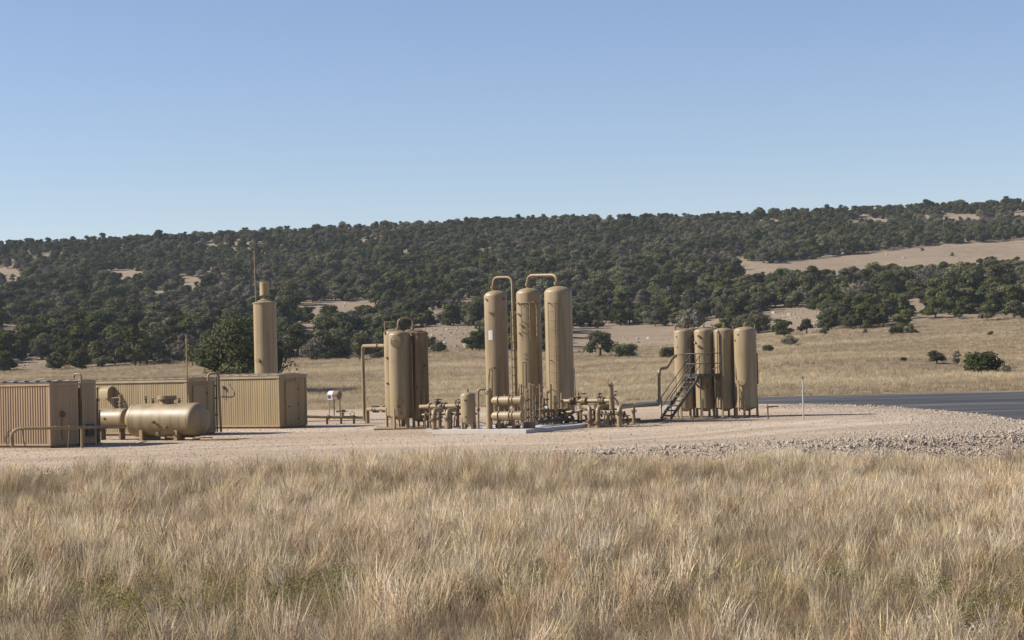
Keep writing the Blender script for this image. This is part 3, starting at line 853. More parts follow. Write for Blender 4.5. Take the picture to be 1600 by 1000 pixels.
# cluster of four rusty tanks
pl = G(625, 671)
bp_ = MB(); bp_.box(Vector((pl.x + .1, 89.6, .03)), (2.6, 3.4, .06)); one('base_plate', bp_, TAN, 'thin tan steel plate under the four clustered tanks', 'plate')
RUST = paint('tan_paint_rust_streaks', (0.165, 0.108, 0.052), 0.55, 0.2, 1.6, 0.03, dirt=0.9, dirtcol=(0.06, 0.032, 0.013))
c1 = vessel('vertical_tank', 'front tan tank of the cluster with round hatch near its top', base_at(624.5, 600, 88.6), .475, .42, 4.55, .22, legs=4, legz=.95, leg_rot=.6)
htc = side_fit(c1, 'hatch', -.15, .475, 4.02, [(0, .25), (.09, .25), (.095, .28), (.13, .28), (.14, .24)], TAN, n=20)
side_fit(c1, 'handle', -.35, .64, 4.15, [(0, .03), (.03, .03)], WHITE, htc)
side_fit(c1, 'drain_valve', .1, .475, 1.28, [(0, .09), (.1, .09), (.105, .16), (.15, .16), (.16, .06), (.24, .06)], TANP)
side_fit(c1, 'drain_valve', -.05, .475, 1.06, [(0, .05), (.1, .05), (.105, .08), (.13, .08)], RUSTY)
side_fit(c1, 'drain_valve', .15, .475, .74, [(0, .04), (.08, .04)], DARKM)
nozzle(c1, 4.55, .05, .25)
c2 = vessel('vertical_tank', 'narrow lit tank at the rear left of the cluster', base_at(616.5, 600, 90.6), .46, .42, 4.66, .2, legs=4, legz=.95)
side_fit(c2, 'clamp', -.7, .46, 3.3, [(0, .05), (.09, .05)], DARKM); side_fit(c2, 'clamp', -.7, .46, 2.1, [(0, .05), (.09, .05)], DARKM)
MB().tube([(-.38, -.3, 4.4), (-.38, -.3, 4.98), (.05, -.3, 4.98)], .03, 8, .06).build('vent_pipe', TANP, c2, world=False)
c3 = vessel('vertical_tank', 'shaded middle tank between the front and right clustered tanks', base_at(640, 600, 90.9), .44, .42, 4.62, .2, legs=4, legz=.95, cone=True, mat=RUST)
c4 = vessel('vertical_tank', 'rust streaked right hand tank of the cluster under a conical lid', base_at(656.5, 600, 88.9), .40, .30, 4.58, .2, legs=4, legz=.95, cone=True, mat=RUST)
for z_, a in ((3.35, -.25), (2.6, .2), (1.9, -.3), (1.3, .1), (2.9, .6)): side_fit(c4, 'fitting', a, .40, z_, [(0, .025), (.07, .025), (.075, .05), (.11, .05)], DARKM if z_ < 3 else TANP)
MB().tube([(-.33, -.36, .8), (-.33, -.36, 3.9), (-.33, -.2, 4.1)], .035, 8, .1).build('side_pipe', TANP, c4, world=False)
MB().tube([(.12, -.45, .7), (.12, -.45, 4.0)], .022, 8).build('side_pipe', RUSTY, c4, world=False)
MB().tube([(-.75, -.1, 1.2), (-.75, -.1, 3.6)], .03, 8).build('side_pipe', RUSTY, c3, world=False)
for z_ in (3.45, 2.95, 2.65, 2.1): MB().lathe((-.75, -.2, z_), (0, -1, 0), [(0, .035), (.06, .035)], 8).build('fitting', TANP, c3, world=False)
for q in (.30, -.38): MB().tube([(q, -.2, 4.35), (q, -.2, 4.85 if q > 0 else 4.6)], .02, 6).build('pin', TANP, c4, world=False)
ar = thing('crossover_pipe', 'small arched pipe joining the tops of the clustered tanks', 'pipe', base_at(624.5, 600, 88.6))
MB().tube(pp([(622, 519), (621.5, 498), (644.5, 496.5), (645.5, 516)], [88.6, 88.6, 88.9, 88.9]), .05, 10, .28).build('pipe', TANP, ar)
for a, b, d in ((621.6, 513, 88.6), (645.2, 512, 88.9)): flange(MB(), P(a, b, d), Z, .10, .05).build('flange', TANP, ar)
rs = thing('riser_pipe', 'tall bent pipe standing alone left of the clustered tanks', 'pipe', base_at(570, 600, 97))
MB().tube(pp([(569.5, 655.5), (566.5, 540.5), (590, 540), (602, 540)], [97, 97, 93, 91]), .085, 12, .4).build('pipe', TANP, rs)
flange(MB(), P(592, 540, 92.7), P(602, 540, 91) - P(590, 540, 93), .15).build('flange', TANP, rs)

# pipeline with meter box, left of the cluster
pln = thing('pipeline', 'low tan pipeline along the gravel left of the clustered tanks', 'pipeline', base_at(525, 655, 98))
MB().tube(pp([(462, 650.5), (500, 651.5), (570, 652.5), (573, 660)], 98), .075, 10, .2).build('pipe', TANP, pln)
MB().tube(pp([(574.5, 661), (574, 639.5), (606, 639)], [96.5, 96.5, 92]), .10, 12, .25).build('pipe', TANP, pln)
for a, b, d in ((585, 639.3, 95), (589.5, 639.3, 94.4), (599.5, 639.1, 93)): flange(MB(), P(a, b, d), (1, -.9, 0), .17).build('flange', DARKM if a < 590 else TANP, pln)
for a in (513, 553): flange(MB(), P(a, 652, 98), (1, 0, 0), .13).build('flange', TANP, pln)
for a in (511, 533, 553):
    c = P(a, 652, 98); MB().box((c.x, c.y, c.z / 2 - .02), (.1, .12, max(.1, c.z + .02))).build('support', RUSTY, pln)
v_ = MB(); v_.lathe(P(535, 651, 98), Z, [(0, .08), (.15, .08), (.16, .12), (.2, .12), (.21, .05), (.35, .05)], 12); vb = v_.build('valve', TANP, pln)
MB().torus(P(535, 640.5, 98), Z, .12, .016, 14, 5).build('hand_wheel', DARKM, vb)
MB().bar(P(535, 642.5, 97.9), P(544, 643, 97.9), .03, .03).build('lever', DARKM, vb)
MB().torus(P(550.5, 646.5, 97.9), (0, 1, .1), .11, .016, 14, 5).build('hand_wheel', TANP, pln)
MB().tube(pp([(525, 643), (540, 642.5)], 98.3), .05, 8).build('bypass', TANP, pln)
ms = thing('meter_stand', 'white meter box with grey display on thin legs', 'meter', base_at(523, 640, 98.3))
c = P(523, 618, 98.3)
m = MB(); a_ = Vector((.86, -.5, 0)); m.lathe(c - a_ * .31 + Z * .03, a_, [(0, .19), (.004, .215), (.30, .215)], 20)
m.box(c - a_ * .155 - Z * .10, (.30, .40, .22), math.atan2(a_.y, a_.x)); bx_ = m.build('box', WHITE, ms)
m = MB(); m.lathe(c + a_ * .0 + Z * .03, a_, [(0, .21), (.28, .21), (.32, .19)], 20); m.box(c + a_ * .14 - Z * .09, (.28, .38, .2), math.atan2(a_.y, a_.x)); m.build('box_back_painted_shade', BLOCK_AND_SHADE, ms)  # back half of the white box, its shaded side put in as brown colour
sd_ = Vector((-.5, -.86, 0)); MB().box(c - a_ * .2 + sd_ * .205 - Z * .05, (.16, .03, .17), math.atan2(a_.y, a_.x)).build('display', SCREEN, bx_)
for a in (514.5, 522, 531): MB().tube(pp([(a, 624), (a + (.3 if a < 530 else 1), 655)], 98.3), .02 if a < 520 else .028, 6).build('leg', TANP, ms)

# ---------------------------------------------------------------- concrete slab and the three towers
sc0 = G(822, 677.3)
sl = thing('concrete_slab', 'white edged concrete slab under the three tall towers', 'slab', sc0, -ANG + R(2))
MB().box((-2.25, 4.2, .05), (4.5, 8.4, .22)).build('slab', CONC, sl, world=False)
one('concrete_curb', MB().box(G(677.5, 675) + Vector((0, .15, .07)), (.58, .4, .16), -ANG), CONC, 'short loose concrete curb block left of the slab', 'block')
SLZ = .16

tw1 = vessel('tower', 'left tall tan tower with white sticker', base_at(776, 540, 92.2), .555, .3, 6.42, .30, cat='tower')
MB().lathe((0, 0, SLZ), Z, [(0, .5), (.06, .5), (.07, .42), (.45, .42)], 28, False).build('skirt', TAN, tw1, world=False)
nozzle(tw1, 6.42, .06, .3)
# white sticker that follows the shell
m = MB(); a0, a1 = -.72, -.30
for i in range(6):
    t0, t1 = a0 + (a1 - a0) * i / 6, a0 + (a1 - a0) * (i + 1) / 6
    zt0 = 4.47 + .03 * (1 if 0 < i < 5 else 0)
    q = lambda a, z_: Vector((math.sin(a) * .563, -math.cos(a) * .563, z_))
    m.quad(q(t0, 4.03), q(t1, 4.03), q(t1, zt0), q(t0, zt0))
m.build('sticker', WHITE, tw1, world=False)
for z_, a, mt in ((6.0, -.9, TANP), (6.0, .75, DARKM), (5.35, -.55, TANP), (5.32, -.25, RUSTY), (2.7, -.2, DARKM)): side_fit(tw1, 'fitting', a, .555, z_, [(0, .03), (.08, .03), (.085, .055), (.11, .055)], mt)
MB().tube(pp([(764, 600), (765, 575), (770, 580)], [91.4, 91.4, 91.3]), .025, 6, .1).build('bracket', DARKM, tw1)
for a in (763.5, 768.5): MB().tube(pp([(a, 574 if a > 765 else 586), (a + 1.5, 652)], 91.3), .025, 6).build('side_pipe', RUSTY, tw1)
tw2 = vessel('tower', 'middle tall tan tower with side ladder', base_at(827.5, 540, 90.8), .58, .3, 6.45, .30, cat='tower')
MB().lathe((0, 0, SLZ), Z, [(0, .52), (.06, .52), (.07, .44), (.45, .44)], 28, False).build('skirt', TAN, tw2, world=False)
nozzle(tw2, 6.45, .06, .3)
ladder(tw2, -.22, .58, 3.95, 5.75, .40, .16)
MB().tube([(.12, -.62, 5.75), (.28, -.66, 5.75), (.36, -.62, 5.5), (.36, -.62, 4.1)], .03, 8, .1).build('side_pipe', TANP, tw2, world=False)
MB().tube([(.50, -.55, 3.7), (.52, -.55, .3)], .045, 8).build('side_pipe', TANP, tw2, world=False)
for z_, a in ((5.72, -.9), (5.2, -.9), (4.7, -.7), (4.3, -.85), (3.3, -.35), (3.1, -.35)): side_fit(tw2, 'fitting', a, .58, z_, [(0, .025), (.09, .025), (.095, .06), (.12, .06)], TANP if z_ < 4 else RUSTY)
MB().torus((0, 0, 5.72), Z, .60, .02, 32, 6).build('band', TANP, tw2, world=False)
for a in (818, 823): MB().tube(pp([(a - 1, 566), (a, 655)], 90.0), .028, 6).build('side_pipe', RUSTY, tw2)
MB().tube(pp([(817, 572), (817, 566), (823, 566)], 90.0), .02, 6, .1).build('bracket', DARKM, tw2)
tw3 = vessel('tower', 'right tall tan tower, widest of the three, with long ladder', base_at(874, 540, 89.4), .645, .3, 6.45, .32, cat='tower')
MB().lathe((0, 0, SLZ), Z, [(0, .56), (.06, .56), (.07, .48), (.45, .48)], 28, False).build('skirt', TAN, tw3, world=False)
nozzle(tw3, 6.45, .06, .3)
ladder(tw3, -.38, .645, .25, 5.72, .40, .2, .4)
side_fit(tw3, 'fitting', .4, .645, 6.05, [(0, .02), (.06, .02)], RUSTY)
MB().tube([(.66, -.25, 2.6), (.70, -.25, .5)], .02, 6).build('side_pipe', RUSTY, tw3, world=False)
MB().tube([(-.18, -.66, 5.7), (-.18, -.80, 5.7), (-.18, -.80, .3)], .032, 8, .1).build('side_pipe', RUSTY, tw3, world=False)

x1 = thing('crossover_pipe', 'hooked pipe from the left tower top down to the slab', 'pipe', base_at(803, 600, 91.5))
MB().tube(pp([(770.5, 458), (770.5, 433.5), (800, 433), (801, 470), (806.5, 652)], [92.2, 92.2, 91.6, 91.5, 91.5]), .062, 12, .32).build('pipe', TANP, x1)
flange(MB(), P(770.2, 448.5, 92.2), Z, .12, .06).build('flange', TANP, x1)
for b in (476, 502, 535, 560, 600): MB().disc(P(801.5 + (b - 470) * .028, b, 91.5), Z, .085, .07, 10).build('coupling', TANP, x1)
x2 = thing('crossover_pipe', 'wide arched pipe joining the middle and right towers', 'pipe', base_at(848, 600, 90))
MB().tube(pp([(824.5, 452), (824.5, 430.5), (870, 429.5), (870.5, 450)], [90.8, 90.8, 89.4, 89.4]), .075, 12, .36).build('pipe', TANP, x2)
for a, b, d in ((824.3, 444.5, 90.8), (869.5, 442.5, 89.4)): flange(MB(), P(a, b, d), Z, .13, .07).build('flange', TANP, x2)
# free ladder between the left and middle towers
fl = thing('service_ladder', 'narrow ladder standing between the left and middle towers', 'ladder', base_at(802, 600, 91))
for a in (798, 805): MB().tube(pp([(a, 486), (a + 4, 656)], 91), .028, 6).build('rail', RUSTY, fl)
for i in range(12):
    b = 496 + i * 13; MB().tube(pp([(798 + (b - 486) * .0235, b), (805 + (b - 486) * .0235, b)], 91), .02, 6).build('rung', RUSTY, fl)
MB().tube(pp([(811, 600), (812, 655)], 90.2), .025, 6).build('brace', RUSTY, fl)

# ---------------------------------------------------------------- skid gear in front of the towers
sv = vessel('small_vessel', 'small upright tan vessel on legs at the front of the slab', base_at(731.5, 640, 82.2), .315, .28, 1.67, .14, legs=4, legz=.6)
sv.location.z = 0.06
nozzle(sv, 1.67, .03, .18)
side_fit(sv, 'fitting', -.35, .315, 1.33, [(0, .05), (.05, .05), (.06, .02)], DARKM); side_fit(sv, 'fitting', -.3, .315, .62, [(0, .04), (.05, .04)], DARKM)
pc = thing('pipe_column', 'thick capped pipe column left of the paired horizontal vessels', 'pipe', base_at(764.5, 640, 81.4) + Z * SLZ)
MB().tube(pp([(764, 610), (764.7, 671)], 81.4), .135, 16).build('pipe', TAN, pc)
MB().lathe(P(764, 611, 81.4), Z, [(0, .16), (.05, .16), (.055, .11), (.12, .10), (.13, .04)], 16).build('cap', TAN, pc)
MB().lathe(P(764.7, 671.5, 81.4), Z, [(0, .20), (.05, .20), (.06, .15), (.10, .15)], 16).build('foot', TAN, pc)
for i, (py, yl) in enumerate(((625.5, 'upper'), (649.5, 'lower'))):
    e = P(817, py, 80.6)
    t = thing('filter_vessel', '%s of the two stacked horizontal vessels on the slab' % yl, 'vessel', (e.x, e.y, e.z - .2))
    L = 1.62; r = .185
    MB().lathe(e - U * L, U, [(0, .05), (.06, .05), (.20, r * .9), (.26, r), (L - .13, r), (L - .12, r + .012), (L - .02, r + .012), (L, r - .02)], 26).build('shell', TAN, t)
    for q in (.48, 1.02, 1.17):
        MB().torus(e - U * (L - q), U, r + .012, .018, 24, 6).build('strap', RUSTY if q > 1 else DARKM, t)
    MB().disc(e - U * (L + .03), U, .09, .05).build('flange', TANP, t)
    for q in (.75, .3): MB().lathe(e - U * (L - q) + Z * (r - .02), Z, [(0, .03), (.06, .03), (.065, .05), (.1, .05)], 10).build('fitting', TANP, t)
    if i == 1:
        for q in (.45, 1.15): MB().bar(e - U * (L - q) - Z * (r - .01), e - U * (L - q) - Z * (e.z - SLZ), .14, .10).build('stand', RUSTY, t)
    else:
        for q in (.45, 1.2): MB().tube([e - U * (L - q) - Z * (r - .01), e - U * (L - q) - Z * .55], .055, 10).build('stand', TANP, t)
one('support_block', MB().box(P(826, 664.5, 81.6), (.42, .42, .30), -ANG), BLOCK_AND_SHADE, 'brown block at the front corner of the slab', 'block')

def riser(label, pts, d, r, rad=.2, name='riser_pipe', fl=(), mat=None, foot=True):
    p = pp(pts, d)
    b = min(p, key=lambda q: q.z)
    t = thing(name, label, 'pipe', (b.x, b.y, b.z))
    MB().tube(p, r, 12, rad).build('pipe', mat or TANP, t)
    for a, bb, dd, ax in fl: flange(MB(), P(a, bb, dd), ax, r * 1.75, .05).build('flange', RUSTY, t)
    if foot: MB().disc(b + Z * .02, Z, r * 1.7, .05).build('foot', TANP, t)
    return t
XA = U
riser('thin bent pipe between the small vessel and the pipe column', [(747.5, 671), (747, 609), (760, 608)], 81.8, .05, .1, fl=((747.3, 640, 81.8, Z),))
riser('left stubby elbow riser beside the clustered tanks', [(678.5, 671), (678, 642), (690, 640)], [82.8, 82.8, 84.5], .10, .22, fl=((678.3, 655, 82.8, Z),))
riser('middle stubby elbow riser left of the small vessel', [(700, 671), (699.5, 642), (711, 640)], [82.6, 82.6, 84], .10, .22, fl=((699.8, 654, 82.6, Z),))
riser('thin looped hose just left of the small vessel', [(709, 669), (710, 648), (716, 644), (720, 648)], [82.4, 82.4, 82.6, 82.8], .035, .25, 'hose', mat=RUSTY, foot=False)
riser('dark back riser behind the left elbow risers', [(687, 668), (687, 640)], 85, .09, 0, mat=RUSTY, fl=((687, 652, 85, Z),))
riser('dark back riser behind the small vessel\'s left side', [(715, 668), (715, 638)], 85, .08, 0, mat=RUSTY)
mf = thing('pipe_manifold', 'horizontal flanged pipe run from the clustered tanks to the small vessel', 'pipes', base_at(690, 660, 85))
MB().tube(pp([(657, 635.5), (722, 633.5)], [87, 84]), .09, 12).build('pipe', TANP, mf)
MB().tube(pp([(660, 648), (745, 646.5)], [86.5, 84.3]), .05, 10).build('pipe', TANP, mf)
for a, b, d, mt in ((672, 635, 86.3, TANP), (691, 634.5, 85.4, DARKM), (696, 634.3, 85.2, DARKM), (718, 633.6, 84.2, RUSTY)): flange(MB(), P(a, b, d), (1, -.9, 0), .16).build('flange', mt, mf)
vb = MB().lathe(P(684, 634, 85.7), Z, [(0, .12), (.14, .12), (.15, .16), (.19, .16), (.2, .05), (.32, .05)], 12).build('valve', DARKM, mf)
MB().torus(P(684, 624, 85.7), Z, .17, .02, 14, 5).build('hand_wheel', DARKM, vb); MB().bar(P(679, 624.5, 85.7), P(689, 623.5, 85.7), .03, .03).build('spoke', DARKM, vb)
vb = MB().lathe(P(716, 633, 84.3), Z, [(0, .1), (.12, .1), (.125, .14), (.16, .14)], 12).build('valve', RUSTY, mf)
MB().torus(P(716.5, 630, 83.9), (0.5, -1, .1), .16, .02, 14, 5).build('hand_wheel', DARKM, vb)

for i in range(9):
    a = 664 + i * 8.2; d = 86.3 - i * .22
    MB().tube(pp([(a, 668), (a, 646 - (i * 5) % 7), (a + 4 - (i % 3) * 4, 643 - (i * 5) % 7)], [d, d, d - .4]), .03 + .012 * (i % 3), 8, .1).build('branch', (RUSTY, TANP, DARKM)[i % 3], mf)
    MB().disc(P(a, 655 + (i * 3) % 6, d), Z, .085, .06, 10).build('coupling', (TANP, RUSTY)[i % 2], mf)

# control gear at the slab corner (upright pipes, tubing, gauges)
cg = thing('control_manifold', 'crowded stand of upright pipes and gauges right of the paired vessels', 'pipes', base_at(829, 660, 82.6) + Z * SLZ)
for i, (a, top, bot, d, r, mt) in enumerate(((825, 612, 662, 82, .05, TANP), (829, 603, 664, 82.3, .075, TANP), (834, 606, 662, 82.6, .04, RUSTY), (838.5, 618, 662, 83, .06, RUSTY), (821.5, 624, 668, 81.6, .035, TANP), (815, 600, 660, 84, .035, RUSTY), (810, 608, 662, 84.5, .03, RUSTY), (844, 600, 652, 83.4, .035, TANP), (850, 622, 662, 84.6, .07, RUSTY), (855, 612, 660, 85, .05, TANP), (861, 600, 662, 85.6, .045, RUSTY), (868, 618, 664, 85, .07, TANP), (878, 614, 664, 86, .05, TANP))):
    MB().tube(pp([(a - .6, top), (a, bot)], d), r, 10).build('pipe', mt, cg)
    for q in (.25, .55, .8):
        if (i * 7 + int(q * 10)) % 3: MB().disc(P(a - .3, top + (bot - top) * q, d), Z, r * 1.8, .06, 12).build('coupling', (TANP, RUSTY, DARKM)[(i + int(q * 10)) % 3], cg)
for a, b, d in ((828, 601, 82.3), (833, 603, 82.5), (824, 610, 82), (857, 612, 85), (845, 616, 83)):
    g_ = MB().lathe(P(a, b, d), (-.35, -1, 0), [(0, .075), (.05, .075), (.055, .06)], 14).build('gauge', TANP, cg)
for pts, d, r in (([(809, 612), (811, 604), (816, 603), (822, 606)], 83.8, .018), ([(822, 606), (828, 603), (833, 602), (834, 610)], 82.4, .018), ([(838, 606), (842, 603), (848, 603), (850, 607)], 83, .018), ([(818, 640), (823, 628), (824, 615)], 81.6, .018), ([(844, 648), (838, 650), (846, 656), (850, 652)], 83.2, .018), ([(862, 608), (868, 612), (872, 620)], 85.4, .018), ([(756, 610), (760, 617), (769, 618)], 81.3, .018)):
    MB().tube(pp(pts, d), r, 6, .15).build('tubing', TANP, cg)
for a, b, d, r in ((842, 656, 83.5, .14), (852, 658, 84.2, .16), (862, 656, 85, .15), (872, 657, 85.6, .16), (834, 652, 82.9, .12), (795, 663, 82.5, .11), (781, 664, 82.3, .10), (807, 664, 82.6, .10)):
    vb = MB().lathe(P(a, b, d) - U * .2, U, [(0, r * .6), (.05, r * .6), (.06, r), (.10, r), (.11, r * .7), (.28, r * .7), (.29, r), (.33, r), (.34, r * .6), (.4, r * .6)], 12).build('valve', RUSTY if a > 830 else TANP, cg)
    MB().tube([P(a, b, d), P(a, b - 5, d)], .03, 6).build('stem', TANP, vb)
    MB().torus(P(a, b - 5.5, d), Z, .10, .014, 12, 5).build('hand_wheel', DARKM, vb)
prng = np.random.default_rng(9)
for i in range(26):      # small fittings crowding the skid
    a = prng.uniform(774, 886); t_ = (a - 774) / 112; d = 83.2 + 3.2 * t_ + prng.uniform(-.4, .8); b = prng.uniform(646, 660); hh = prng.uniform(3, 17)
    m_ = MB(); r_k = prng.uniform(.025, .06)
    m_.tube(pp([(a, 664), (a, b - hh), (a + prng.uniform(-7, 7), b - hh - prng.uniform(-1, 2))], [d, d, d + prng.uniform(-.5, .5)]), r_k, 8, .12); m_.build('pipe', (TANP, RUSTY, TANP, DARKM)[i % 4], cg)
    MB().disc(P(a, b, d), Z, r_k * 2, .06, 10).build('coupling', (RUSTY, TANP)[i % 2], cg)
MB().tube(pp([(775, 667), (812, 667.5)], [82.2, 81.3]), .05, 8).build('header', RUSTY, cg)
MB().tube(pp([(838, 660), (892, 654)], [82.5, 86]), .09, 10).build('header', DARKM, cg)
MB().tube(pp([(838, 643), (888, 640)], [83.5, 86.5]), .07, 10).build('header', RUSTY, cg)
MB().box(P(866, 650, 86.5), (1.3, .6, .45), -ANG + R(90)).build('pump_body', DARKM, cg)
MB().lathe(P(890, 652, 85.3), (-.3, -1, .1), [(0, .05), (.03, .05)], 10).build('white_cap', WHITE, cg)
MB().lathe(P(853.5, 637, 84.5), (-.5, -1, .1), [(0, .08), (.05, .08)], 10).build('white_cap', WHITE, cg)

# ---------------------------------------------------------------- valve manifold right of the towers
vm = thing('valve_manifold', 'horizontal flanged valve pipe right of the tall towers', 'pipes', base_at(917, 660, 86))
MB().tube(pp([(878, 626.8), (955, 626)], [86.6, 84.8]), .095, 14).build('pipe', TANP, vm)
MB().tube(pp([(876, 646), (898, 643), (910, 641)], [86, 85.6, 85.4]), .075, 12, .2).build('pipe', TANP, vm)
for a, d, mt in ((893.5, 86.2, RUSTY), (897, 86.1, RUSTY), (911.5, 85.8, TANP), (915, 85.7, TANP), (939, 85.2, RUSTY), (943, 85.1, RUSTY)): flange(MB(), P(a, 626.5, d), (1, -.75, 0), .18, .05).build('flange', mt, vm)
for a, d in ((904, 86), (936.5, 85.25)):
    vb = MB().lathe(P(a, 626, d), Z, [(0, .12), (.15, .12), (.16, .15), (.19, .15), (.2, .035), (.36, .035)], 12).build('valve', RUSTY, vm)
    MB().torus(P(a + 6.5 if a < 910 else a, 615.5, d), Z, .14, .018, 14, 5).build('hand_wheel', DARKM, vb)
    MB().bar(P(a - (0 if a < 910 else 3), 615.5, d), P(a + (12 if a < 910 else 3), 614.5, d), .03, .03).build('spoke', DARKM, vb)
for a, d in ((886, 86.4), (907, 85.9), (930, 85.4)):
    c = P(a, 630, d); MB().box((c.x, c.y, c.z / 2), (.1, .1, c.z), -ANG).build('support', RUSTY, vm)
ac = thing('valve_actuator', 'upright capped cylinder actuator at the end of the valve pipe', 'actuator', base_at(955, 650, 84.7))
MB().lathe(P(956.5, 641, 84.7), (-.035, 0, 1), [(0, .10), (.04, .13), (.10, .13), (.11, .115), (.55, .115), (.56, .14), (.62, .14), (.63, .115), (1.05, .115), (1.06, .135), (1.12, .135), (1.14, .07)], 18).build('cylinder', TANP, ac)
for a, b in ((951.5, 601), (955.5, 599.5)): MB().lathe(P(a, b + 2, 84.6), Z, [(0, .03), (.10, .03)], 8).build('plug', DARKM, ac)
MB().lathe(P(960, 611, 84.5), (1, -.3, 0), [(0, .05), (.1, .05), (.12, .02)], 8).build('solenoid', TANP, ac)
MB().lathe(P(960, 617, 84.5), (1, -.3, 0), [(0, .05), (.08, .05)], 8).build('solenoid', DARKM, ac)
MB().tube(pp([(959, 621), (964, 626), (966.5, 634), (966, 640)], 84.5), .035, 8, .2).build('hose', RUSTY, ac)
MB().tube(pp([(955, 642), (954.5, 666)], 84.7), .06, 10).build('post', TANP, ac)
riser('first elbow riser of the row under the valve pipe', [(922, 668), (921.5, 637), (908, 635.5)], [84.6, 84.6, 86.3], .10, .22, fl=((921.8, 658, 84.6, Z),))
riser('second elbow riser of the row, bent toward the actuator', [(934.5, 668), (934, 636.5), (951, 635)], [84.3, 84.3, 85.3], .105, .28, fl=((934.3, 660, 84.3, Z),))
riser('third elbow riser of the row, bent to the right', [(968, 668), (967.5, 635.5), (988, 633.5)], [84.2, 84.2, 85.8], .115, .3, fl=((967.7, 645, 84.2, Z),))
lk = thing('link_pipe', 'long tan pipe running to and up the leftmost legged tank', 'pipe', base_at(990, 650, 87))
MB().tube(pp([(990.5, 661), (989.5, 634.5), (1030, 632), (1030, 576.5), (1042, 574.5), (1050, 560), (1056, 556)], [87, 87, 90.5, 90.8, 92, 92.6, 93]), .075, 12, .25).build('pipe', TANP, lk)
for a, b, d, ax in ((989.8, 642, 87, Z), (1030, 626, 90.8, Z)): flange(MB(), P(a, b, d), ax, .15).build('flange', TANP, lk)
MB().disc(P(990.5, 660.5, 87), Z, .18, .06).build('foot', TANP, lk)
ff = thing('pipe_rack', 'low tan beam frame under the row of elbow risers', 'frame', base_at(946, 667, 84.4))
MB().bar(P(921, 666.5, 84.5), P(972, 666.5, 84.2), .12, .09).build('beam', TANP, ff); MB().bar(P(930, 659, 86.5), P(1010, 657, 88.5), .10, .08).build('beam', RUSTY, ff)
MB().bar(P(946, 642, 84.4), P(943, 664, 84.4), .05, .05).build('brace', TANP, ff); MB().bar(P(947, 642, 84.4), P(951, 664, 84.4), .05, .05).build('brace', TANP, ff)
MB().box(P(947, 659, 84.4), (.22, .1, .22)).build('gusset', TANP, ff)
for py in (640.5, 648): MB().tube(pp([(909, py), (966, py - 1)], [85.4, 84.6]), .04, 8).build('cross_pipe', RUSTY, ff)
for a in (928, 940, 960, 976): MB().lathe(P(a, 652, 85), Z, [(0, .04), (.12, .04), (.13, .08), (.17, .08), (.18, .04), (.28, .04)], 8).build('fitting', RUSTY, ff)

for i in range(14):      # small valves, branches and drains along the valve pipe
    a = prng.uniform(884, 984); d = 86.4 - 1.6 * (a - 884) / 100 + prng.uniform(-.2, .7); b = prng.uniform(640, 656); r_k = prng.uniform(.035, .07)
    br = MB().tube(pp([(a, 664), (a, b), (a + prng.uniform(-9, 9), b - prng.uniform(0, 3))], [d, d, d + prng.uniform(-.4, .4)]), r_k, 8, .14).build('branch', (TANP, RUSTY, TANP)[i % 3], vm)
    MB().disc(P(a, b + 6, d), Z, r_k * 1.9, .06, 10).build('coupling', (RUSTY, TANP)[i % 2], br)
    if i % 3 == 0: MB().torus(P(a, b - 2, d), Z, .11, .016, 12, 5).build('hand_wheel', DARKM, br)
MB().tube(pp([(884, 658), (1000, 655)], [86, 88]), .055, 8).build('header', DARKM, vm)
MB().tube(pp([(972, 660), (1034, 656)], [86.5, 91]), .06, 8).build('header', RUSTY, vm)

# ---------------------------------------------------------------- four legged tanks on a skid, stair and platform
sk = thing('skid_base', 'long tan beam skid under the four legged tanks', 'skid', base_at(1110, 655, 93))
for dd, yv in ((92.0, 655), (95.2, 652)): MB().bar(P(1032, yv + 1, dd + 1), P(1186, yv - 1.5, dd), .14, .14).build('beam', TANP if dd < 93 else RUSTY, sk)
for a in (1035, 1080, 1105, 1162, 1184): MB().bar(P(a, 655.5, 92.2), P(a + 4, 652, 95.2), .12, .1).build('cross_beam', RUSTY, sk)
names = ('leftmost legged tan tank beside the steel stair', 'second legged tank, behind the stair platform', 'third legged tank with outside pipe, right of the platform', 'rightmost legged tan tank with round side hatch')
TK = []
for i, (a, d, r, zt, lab) in enumerate(((1070, 95.0, .50, 4.42, names[0]), (1101, 94.6, .485, 4.40, names[1]), (1132.5, 94.2, .49, 4.38, names[2]), (1165.5, 93.6, .545, 4.40, names[3]))):
    t = vessel('legged_tank', lab, base_at(a, 580, d), r, .30, zt, .18, bottom='cone', legs=4, legz=.95, leg_rot=.62 + .05 * i, group='legged tanks on the skid')
    tn = MB().tube([(0, 0, zt - .05), (0, 0, zt + .16), (.05, -.02, zt + .20)], .035, 8, .04).build('top_nozzle', TANP, t, world=False)
    MB().disc((0, 0, zt + .08), Z, .06, .05, 10).build('flange', TANP, tn, world=False)
    MB().tube([(r * .85, -.1, zt - .3), (r * .85 + .02, -.1, zt + .12), (r * .85 - .07, -.1, zt + .16)], .028, 8, .05).build('lifting_hook', TANP, t, world=False)
    TK.append((t, r))
t0, r0_ = TK[0]
MB().torus((0, 0, 3.13), Z, r0_ + .005, .018, 32, 6).build('band', RUSTY, t0, world=False)
for z_ in (3.85, 3.5): MB().tube([(.2, -.46, z_), (.5, -.44, z_), (.78, -.3, z_)], .03, 8, .1).build('link_tube', TANP, t0, world=False)
MB().box((.16, -.47, 3.62), (.05, .05, .45)).build('bracket', RUSTY, t0, world=False)
MB().tube([(-.44, -.2, 4.35), (-.44, -.2, 4.55), (0, -.1, 4.55)], .05, 8, .1).build('vent_pipe', TANP, t0, world=False)
